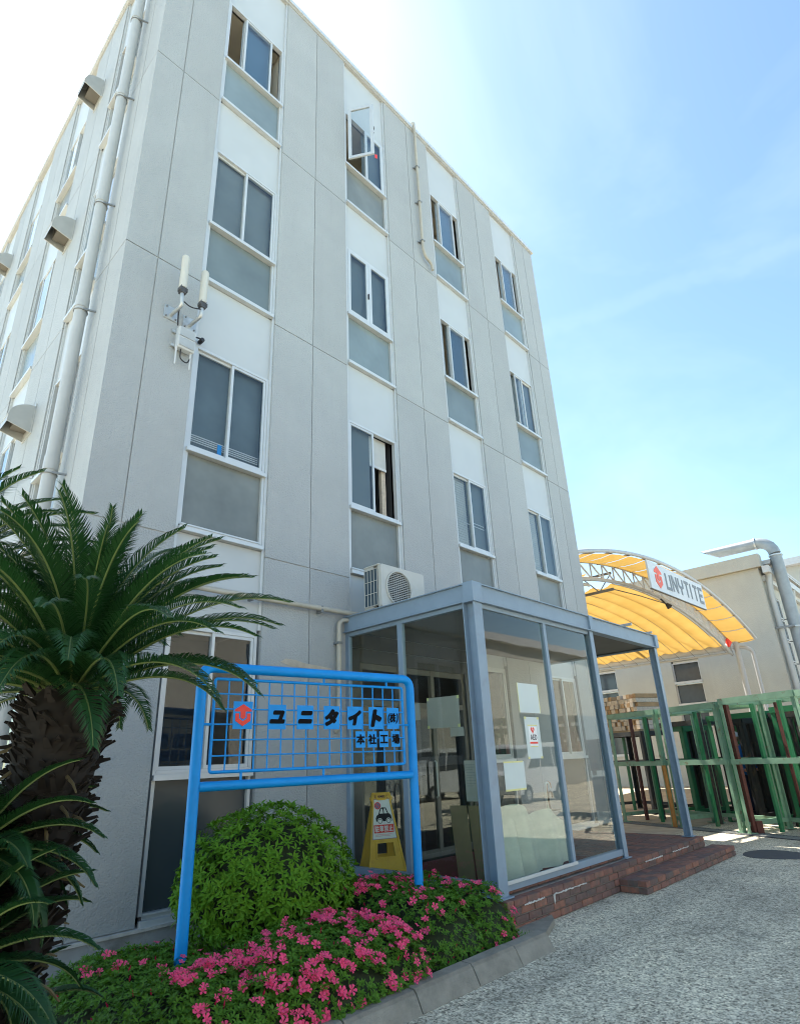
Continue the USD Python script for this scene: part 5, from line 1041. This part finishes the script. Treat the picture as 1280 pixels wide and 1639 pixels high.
# person in blue working behind the racks
def person():
    import manifold3d as m3
    o = np.array([13.75, -1.45, 0.006]); t = Thing('person', 'person in blue jacket, navy trousers and white helmet standing behind the racks', 'person', o)
    ang = math.radians(250); f_ = np.array([math.cos(ang), math.sin(ang), 0]); s_ = np.array([-f_[1], f_[0], 0]); Z_ = np.array([0, 0, 1.0])
    def J(s, f2, z): return o+s_*s+f_*f2+Z_*z
    def hull(chain):
        out = []
        for (a, ra), (b, rb) in zip(chain, chain[1:]):
            A = m3.Manifold.sphere(ra, 16).translate(tuple(a)); B = m3.Manifold.sphere(rb, 16).translate(tuple(b)); out.append(m3.Manifold.batch_hull([A, B]))
        return out
    def solid(chains):
        m = m3.Manifold.batch_boolean([h for c in chains for h in hull(c)], m3.OpType.Add).refine_to_length(0.035).to_mesh()
        tm = trimesh.Trimesh(m.vert_properties[:, :3], m.tri_verts); trimesh.smoothing.filter_taubin(tm, iterations=8); return tm
    arm = lambda sg_: [(J(sg_*0.19, 0, 1.46), 0.06), (J(sg_*0.25, 0.03, 1.18), 0.046), (J(sg_*0.22, 0.20, 1.02), 0.036), (J(sg_*0.21, 0.26, 1.0), 0.03)]
    leg = lambda sg_, k: [(J(sg_*0.09, 0, 0.92), 0.095), (J(sg_*0.10, 0.03+k, 0.50), 0.065), (J(sg_*0.10, k*0.6, 0.09), 0.045), (J(sg_*0.11, k*0.6+0.14, 0.04), 0.035)]
    torso = [(J(0, 0, 0.95), 0.13), (J(0, 0, 1.15), 0.125), (J(0, 0, 1.38), 0.13), (J(0, 0, 1.53), 0.06), (J(0, 0.02, 1.60), 0.05), (J(0, 0.02, 1.68), 0.092)]
    sh = [(J(-0.17, 0, 1.44), 0.07), (J(0.17, 0, 1.44), 0.07)]
    hand = lambda sg_: [(J(sg_*0.21, 0.26, 1.0), 0.03), (J(sg_*0.20, 0.33, 0.97), 0.035)]
    body = solid([torso, sh, arm(-1), arm(1), hand(-1), hand(1), leg(-1, 0.05), leg(1, -0.05)])
    t.part('body', body, 'skin', smooth=True)
    fat = lambda c, e: [(p, r+e) for p, r in c]
    t.part('jacket', solid([fat(torso[:3], 0.022), fat(sh, 0.022), fat(arm(-1)[:3], 0.018), fat(arm(1)[:3], 0.018)]), 'blue_cloth', smooth=True)
    t.part('trousers', solid([fat([(J(0, 0, 0.98), 0.12), (J(0, 0, 0.90), 0.12)], 0.02), fat(leg(-1, 0.05)[:3], 0.02), fat(leg(1, -0.05)[:3], 0.02)]), 'navy_cloth', smooth=True)
    t.part('shoe', [tube([J(sg_*0.105, k-0.06, 0.04), J(sg_*0.105, k+0.05, 0.05), J(sg_*0.11, k+0.19, 0.03)], [0.045, 0.05, 0.035], 8) for sg_, k in ((-1, 0.03), (1, -0.03))], 'black_rubber', smooth=True)
    dome = trimesh.creation.icosphere(2, 0.125); dome.vertices[:, 2] = np.maximum(dome.vertices[:, 2], 0)*0.95; dome.vertices += J(0, 0.02, 1.70)
    t.part('helmet', [dome, tube([J(0, 0.02, 1.695), J(0, 0.02, 1.71)], [0.15, 0.135], 20)], 'helmet_white', smooth=True)
    t.part('face', [tube([J(0, 0.105, 1.66), J(0, 0.128, 1.645)], [0.012, 0.016], 6)]+[tube([J(a, 0.10, 1.685), J(a, 0.112, 1.685)], 0.012, 6) for a in (-0.035, 0.035)], 'skin')
person()

# ---- yellow arched awning over the yard
AY0, AY1, AY2, AX0, AX1 = 0.20, 1.20, 8.4, 10.62, 25.75
def arch(x): return -18.6+math.sqrt(25.5**2-(x-17.72)**2)
XS = np.linspace(AX0, AX1, 41)
aw = Thing('arched_awning', 'wide arched awning of yellow cloth on white trusses over the yard', 'awning', (18, 4, 0))
Pf = np.array([(x, AY0, arch(x)) for x in XS]); Pb = np.array([(x, AY1, arch(x)-0.02) for x in XS]); Pl = np.array([(x, AY1, arch(x)-0.52) for x in XS])
aw.part('front_arch', tube(Pf, 0.055, 8), 'truss_white', smooth=True)
aw.part('upper_chord', tube(Pb, 0.05, 8), 'truss_white', smooth=True)
aw.part('lower_chord', tube(Pl, 0.06, 8), 'truss_white', smooth=True)
aw.part('lacing', [tube([Pb[i], Pl[i+2]], 0.026, 5) for i in range(0, 39, 2)]+[tube([Pb[i], Pl[i]], 0.024, 5) for i in range(0, 41, 2)], 'truss_white')
nseg = 13; xe = np.linspace(AX0, AX1, nseg+1)
for i in range(nseg):
    u = np.linspace(xe[i]+0.03, xe[i+1]-0.03, 7); V = np.array([(x, y, arch(x)-0.06-0.05*math.sin(PI*(y-AY0)/(AY1-AY0))) for y in np.linspace(AY0+0.05, AY1-0.05, 4) for x in u])
    ii = np.arange(28).reshape(4, 7); F = np.concatenate([np.stack([ii[:-1, :-1], ii[:-1, 1:], ii[1:, 1:]], -1).reshape(-1, 3), np.stack([ii[:-1, :-1], ii[1:, 1:], ii[1:, :-1]], -1).reshape(-1, 3)])
    aw.part('visor_cloth', trimesh.Trimesh(V, F, process=False), 'awning', smooth=True)
    if i: aw.part('purlin', beam((xe[i], AY0, arch(xe[i])-0.03), (xe[i], AY1, arch(xe[i])-0.05), 0.06, 0.05), 'truss_dark')
# main cloth: hung below the arches, sagging between its cross folds
def cloth(xa, xb, ya, yb, drop, seed, mt='awning'):
    nx_, ny_ = 70, 96; X, Y = np.meshgrid(np.linspace(xa, xb, nx_), np.linspace(ya, yb, ny_)); A = np.vectorize(arch)(X)
    ph = (Y-ya)/0.62; sag = np.abs(np.sin(PI*ph))**0.8
    Z = A-drop*np.clip((xb+0.6-X)/2.5, 0.15, 1)-0.11*sag-0.05*meshkit.noise(np.stack([X*0.9, Y*2.0, X*0+seed], -1))
    ii = np.arange(nx_*ny_).reshape(ny_, nx_)
    F = np.concatenate([np.stack([ii[:-1, :-1], ii[:-1, 1:], ii[1:, 1:]], -1).reshape(-1, 3), np.stack([ii[:-1, :-1], ii[1:, 1:], ii[1:, :-1]], -1).reshape(-1, 3)])
    return trimesh.Trimesh(np.stack([X, Y, Z], -1).reshape(-1, 3), F, process=False)
aw.part('main_cloth', cloth(15.2, AX1-0.15, 1.35, AY2, 0.50, 1), 'awning', smooth=True, label='billowing yellow cloth on the right half')
aw.part('main_cloth', cloth(AX0+0.1, 14.85, 1.9, AY2, 0.45, 2), 'awning', smooth=True, label='billowing yellow cloth on the left half')
ex = np.linspace(AX0+0.1, 14.85, 50)
aw.part('cloth_hem', tube([(x, 1.88, arch(x)-0.47-0.05*abs(math.sin(x*3.0))) for x in ex], 0.05, 6), 'awning_edge', smooth=True)
aw.part('fold_cord', [tube([(x, y, arch(x)-0.53) for x in np.linspace(15.3, AX1-0.3, 18)], 0.012, 4) for y in np.arange(1.35, AY2, 0.62)], 'truss_dark')
aw.part('ridge_truss', [beam((15.0, AY1, arch(15)-0.75), (15.0, AY2, arch(15)-0.75), 0.07, 0.07), beam((15.0, AY1, arch(15)-0.25), (15.0, AY2, arch(15)-0.25), 0.06, 0.06)]+[tube([(15.0, AY1+0.45*i, arch(15)-(0.75 if i % 2 else 0.25)), (15.0, AY1+0.45*(i+1), arch(15)-(0.25 if i % 2 else 0.75))], 0.018, 5) for i in range(15)], 'truss_dark')
for y in (4.8, AY2): aw.part('rear_arch', tube([(x, y, arch(x)-0.05) for x in XS], 0.06, 8), 'truss_white', smooth=True)
ez = arch(AX1)
aw.part('eave_tube', tube([(AX1-0.1, AY1, ez-0.20), (AX1-0.1, AY2, ez-0.20)], 0.15, 12), 'truss_white', smooth=40)
aw.part('eave_truss', [tube([(AX1-0.1, AY1, ez-0.46), (AX1-0.1, AY2, ez-0.46)], 0.035, 6)]+[tube([(AX1-0.1, AY1+0.3*i, ez-(0.46 if i % 2 else 0.34)), (AX1-0.1, AY1+0.3*(i+1), ez-(0.34 if i % 2 else 0.46))], 0.018, 5) for i in range(23)], 'truss_white')
for x in (AX1-0.08, AX0+0.08):
    for y in (AY1, AY2): aw.part('post', tube([(x, y-0.25, 0.0), (x, y-0.25, arch(x)-0.05)], 0.11, 12), 'truss_white', smooth=40)
aw.part('drain_pipe', tube(bend([(AX1-0.1, AY1-0.1, ez-0.25), (AX1-0.05, AY1-0.6, ez-0.32), (AX1+0.05, AY1-0.75, ez-0.45), (AX1+0.05, AY1-0.75, 0.0)], 0.15), 0.07, 10), 'truss_white', smooth=40)
for y in (AY0, AY1): aw.part('tie_bar', beam((AX1-0.1, AY0, ez-0.02), (AX1-0.1, AY1, ez-0.04), 0.05, 0.05), 'truss_white') if y == AY0 else None
aw.part('red_rag', tube([(AX1-0.65, AY1-0.1, ez+0.05), (AX1-0.55, AY1-0.12, ez-0.10), (AX1-0.62, AY1-0.1, ez-0.28)], [0.05, 0.12, 0.03], 7), 'red_mark')
aw.part('hanging_lamp', [tube([(18.7, 1.2, 6.32), (18.95, 1.1, 6.10)], 0.03, 6), tube([(18.9, 1.1, 6.14), (19.0, 1.05, 6.04)], [0.05, 0.10], 8)], 'black_rubber')
aw.part('lamp_cable', tube([(15.2, 1.3, arch(15)-0.7), (17.0, 1.25, 6.15), (18.9, 1.1, 6.14)], 0.015, 4), 'black_rubber')
# company board hung on the front arch
bd = Thing('company_board', 'white board with red emblem and grey capital lettering hung on the awning', 'sign', (17.3, 0.12, 6.2))
Ob, Xb, Yb = np.array([15.0, 0.10, 5.79]), norm([4.68, 0, 0.07]), np.array([0, 0, 1.0]); Yb = norm(Yb-np.dot(Yb, Xb)*Xb); Zb_ = np.cross(Xb, Yb)
bw, bh = 4.66, 0.85
bd.part('panel', poly3(sbox(0, 0, bw, bh), 0.05, Ob-Zb_*0.05, Xb, Yb), 'board_white')
bd.part('edge_strip', [poly3(sbox(-0.02, -0.02, bw+0.02, 0), 0.06, Ob-Zb_*0.055, Xb, Yb)], 'truss_dark')
lg = affinity.translate(affinity.scale(logo, 0.50, 0.52, origin=(0, 0)), 0.68, 0.43)
bd.part('emblem', poly3(lg, 0.01, Ob+Zb_*0.001, Xb, Yb), 'letter_red')
def stroke(pts, w=0.095): return LineString(pts).buffer(w/2, cap_style=2, join_style=2)
A_ = {'U': [[(0, 1), (0, 0), (0.7, 0), (0.7, 1)]], 'N': [[(0, -0.06), (0, 1.06)], [(0.03, 1.0), (0.67, 0.0)], [(0.7, -0.06), (0.7, 1.06)]], 'Y': [[(0, 1.06), (0, 0.55), (0.35, 0.40), (0.35, -0.06)], [(0.7, 1.06), (0.7, 0.55), (0.35, 0.40)]], 'T': [[(-0.02, 1), (0.72, 1)], [(0.35, 1), (0.35, -0.06)]], 'I': [[(0, -0.06), (0, 1.06)]], 'E': [[(0.68, 1), (0, 1), (0, 0), (0.68, 0)], [(0, 0.5), (0.6, 0.5)]]}
xcur = 1.28
for ch in 'UNYTITE':
    sh = unary_union([stroke([(xcur+a*0.50, 0.20+b*0.46) for a, b in s_]) for s_ in A_[ch]])
    bd.part('letter', poly3(sh, 0.01, Ob+Zb_*0.001, Xb, Yb), 'letter_grey'); xcur += 0.27 if ch == 'I' else 0.53

# ---- factory buildings
XF, YF_ = 27.0, -0.30
fa = Thing('factory_building', 'long cream factory building with window strips beyond the yard', 'building', (40, 8, 0))
wins = [(2.95, 4.15), (6.85, 8.0), (10.7, 11.9)]
ZW = [(1.4, 2.35), (2.45, 3.30), (3.42, 4.25), (4.37, 5.2)]
ys = [YF_]+[v for w_ in wins for v in w_]+[34.0]
for i in range(0, len(ys), 2): fa.part('wall', box(XF, XF+0.3, ys[i], ys[i+1], 0, 8.75), 'factory_paint')
for (a, b) in wins:
    fa.part('wall', [box(XF, XF+0.3, a, b, 0, 1.3), box(XF, XF+0.3, a, b, 5.3, 8.75)], 'factory_paint')
    for (z0, z1) in ZW:
        w_ = fa.part('window', [box(XF+0.05, XF+0.2, a, a+0.05, z0, z1), box(XF+0.05, XF+0.2, b-0.05, b, z0, z1), box(XF-0.03, XF+0.2, a, b, z0-0.10, z0-0.001), box(XF+0.05, XF+0.2, a+0.05, b-0.05, z1-0.04, z1)], 'factory_trim')
        fa.part('pane', box(XF+0.12, XF+0.13, a+0.05, b-0.05, z0, z1-0.04), 'factory_window', parent=w_)
fa.part('parapet', [box(XF-0.16, XF+0.3, YF_-0.16, 34, 8.76, 9.34)], 'factory_paint')
fa.part('roof', box(XF+0.3, 60, YF_+0.3, 34, 8.6, 8.9), 'factory_trim')
# front face of the factory along the yard
fx = XF+0.3
for k in range(8):
    a = XF+0.9+k*4.1
    fa.part('wall', box(fx if k == 0 else fx0, a, YF_, YF_+0.3, 0, 8.2), 'factory_paint'); fx0 = a+1.5
    fa.part('wall', box(a, fx0, YF_, YF_+0.3, 0, 1.0), 'factory_paint'); fa.part('wall', box(a, fx0, YF_, YF_+0.3, 7.7, 8.2), 'factory_paint')
    for q in range(7):
        z0 = 1.05+q*0.95
        w_ = fa.part('window', [box(a, a+0.05, YF_-0.02, YF_+0.1, z0, z0+0.9), box(a+1.45, a+1.5, YF_-0.02, YF_+0.1, z0, z0+0.9), box(a+0.05, a+1.45, YF_-0.02, YF_+0.1, z0, z0+0.05), box(a+0.05, a+1.45, YF_-0.02, YF_+0.1, z0+0.85, z0+0.9)], 'factory_trim')
        fa.part('pane', box(a+0.05, a+1.45, YF_+0.02, YF_+0.03, z0+0.05, z0+0.85), 'factory_window', parent=w_)
fa.part('eave_gutter', [box(XF-0.16, 60, YF_-0.42, YF_-0.17, 8.45, 8.75), box(XF+0.3, 60, YF_-0.17, YF_+0.3, 8.2, 8.45)], 'factory_trim')
fa.part('roof_sheet_rib', [box(XF+0.4+0.28*i, XF+0.52+0.28*i, YF_-0.46, YF_+1.0, 9.0, 9.12) for i in range(100)]+[box(XF+0.35, 60, YF_-0.44, YF_+1.0, 8.92, 8.99)], 'factory_trim', kind='stuff')
for x in (XF+0.35, XF+4.6, XF+8.9): fa.part('downpipe', tube([(x, YF_-0.28, 8.5), (x, YF_-0.20, 8.0), (x, YF_-0.16, 7.6), (x, YF_-0.16, 0)], 0.13, 12), 'white_pipe', smooth=40)
for q in range(6): fa.part('stay_arm', beam((XF+2.5, YF_, 1.8+q*1.0), (XF+2.35, YF_-0.55, 1.75+q*1.0), 0.05, 0.04), 'strap')
fb_ = Thing('far_factory_block', 'second taller factory block rising behind the cream factory roof', 'building', (50, 6, 0))
fb_.part('wall', box(42.5, 70, 0.35, 30, 8.95, 12.3), 'factory_paint'); fb_.part('eave', box(42.0, 70, -0.1, 30, 12.3, 12.75), 'factory_trim')
for k in range(6): fb_.part('pilaster', box(43.0+3.2*k, 43.5+3.2*k, 0.1, 0.34, 8.95, 12.3), 'factory_trim'); fb_.part('window', box(44.0+3.2*k, 45.6+3.2*k, 0.30, 0.345, 9.4, 11.9), 'factory_window')
du = Thing('exhaust_duct', 'large silver exhaust duct rising beside the factory and bent over its roof', 'duct', (27.6, -1.1, 0))
dx, dy, dr = 27.55, -0.98, 0.24
du.part('riser', tube([(dx, dy, 0.0), (dx, dy, 9.3)], dr, 20), 'duct_metal', smooth=40)
du.part('elbow', tube([(dx, dy+0.62*(1-math.cos(t)), 9.35+0.62*math.sin(t)) for t in np.linspace(0, PI/2, 6)], dr, 20), 'duct_metal', smooth=20)
cut = tube([(dx, dy+0.66, 9.97), (dx, dy+2.55, 9.97)], dr, 20); cut.vertices[:, 1] += np.where(cut.vertices[:, 1] > dy+2.4, (cut.vertices[:, 2]-9.97)*1.6, 0)
du.part('outlet', cut, 'duct_metal', smooth=40)
for z in (3.4, 6.1, 9.25): du.part('collar', tube([(dx, dy, z-0.03), (dx, dy, z+0.03)], dr+0.035, 20), 'galvanised', smooth=40)
du.part('collar', tube([(dx, dy+0.60, 9.97), (dx, dy+0.66, 9.97)], dr+0.035, 20), 'galvanised', smooth=40)
du.part('wall_bracket', [beam((dx-0.4, dy, z), (dx-0.4, YF_-0.02, z), 0.08, 0.08) for z in (3.4, 6.1)]+[beam((dx-0.45, dy-0.0, z), (dx-0.25, dy-0.0, z), 0.06, 0.06) for z in (3.4, 6.1)], 'strap')

# ================================================================ ACROSS THE YARD (seen only as reflections in the glass)
wh = Thing('warehouse', 'white sheet clad warehouse across the yard, mirrored in the porch glass', 'building', (12, -16, 0))
wh.part('wall', box(-16, 44, -30, -16, 0, 7.2), 'factory_paint'); wh.part('eave', box(-16.3, 44.3, -30.3, -15.7, 7.2, 7.6), 'factory_trim')
for k in range(9): wh.part('shutter', box(-10+6*k, -6.5+6*k, -16, -15.96, 0.0, 3.6), 'duct_metal' if k % 3 else 'factory_window')
va = Thing('parked_van', 'small white van parked across the yard, mirrored in the porch glass', 'van', (17.5, -10.6, 0))
prof = Polygon([(0, 0.32), (0.02, 0.95), (0.62, 1.12), (1.10, 1.82), (1.3, 1.90), (3.2, 1.90), (3.36, 1.7), (3.4, 0.32)])
vx, vy = 15.9, -10.0
for cx_ in (0.72, 2.72): prof = prof.difference(Point(cx_, 0.30).buffer(0.34))
va.part('body', poly3(prof, 1.46, (vx, vy, 0), (1, 0, 0), (0, 0, 1)), 'board_white')
for k, sh in enumerate(([(0.84, 1.14), (1.20, 1.74), (1.62, 1.74), (1.62, 1.14)], [(1.70, 1.14), (1.70, 1.74), (2.45, 1.74), (2.45, 1.14)], [(2.53, 1.14), (2.53, 1.74), (3.18, 1.74), (3.26, 1.14)])):
    for yy in (vy+0.004, vy-1.464): va.part('window', poly3(Polygon(sh), 0.012, (vx, yy+0.006, 0), (1, 0, 0), (0, 0, 1)), 'factory_window')
va.part('windscreen', beam((vx+0.68, vy-0.73, 1.17), (vx+1.07, vy-0.73, 1.76), 1.25, 0.03), 'factory_window')
for cx_ in (0.72, 2.72):
    for yy in (vy-0.17, vy-1.46):
        w_ = va.part('wheel', tube([(vx+cx_, yy, 0.29), (vx+cx_, yy+0.17, 0.29)], 0.29, 20), 'black_rubber'); va.part('rim', tube([(vx+cx_, yy-0.01, 0.29), (vx+cx_, yy+0.18, 0.29)], 0.17, 14), 'galvanised', parent=w_)
for yy in (vy-0.28, vy-1.18): va.part('headlight', box(vx-0.01, vx+0.03, yy-0.14, yy+0.10, 0.70, 0.88), 'paper')
va.part('bumper', cbox(vx-0.05, vx+0.10, vy-1.44, vy-0.02, 0.32, 0.50, 0.02), 'galvanised')
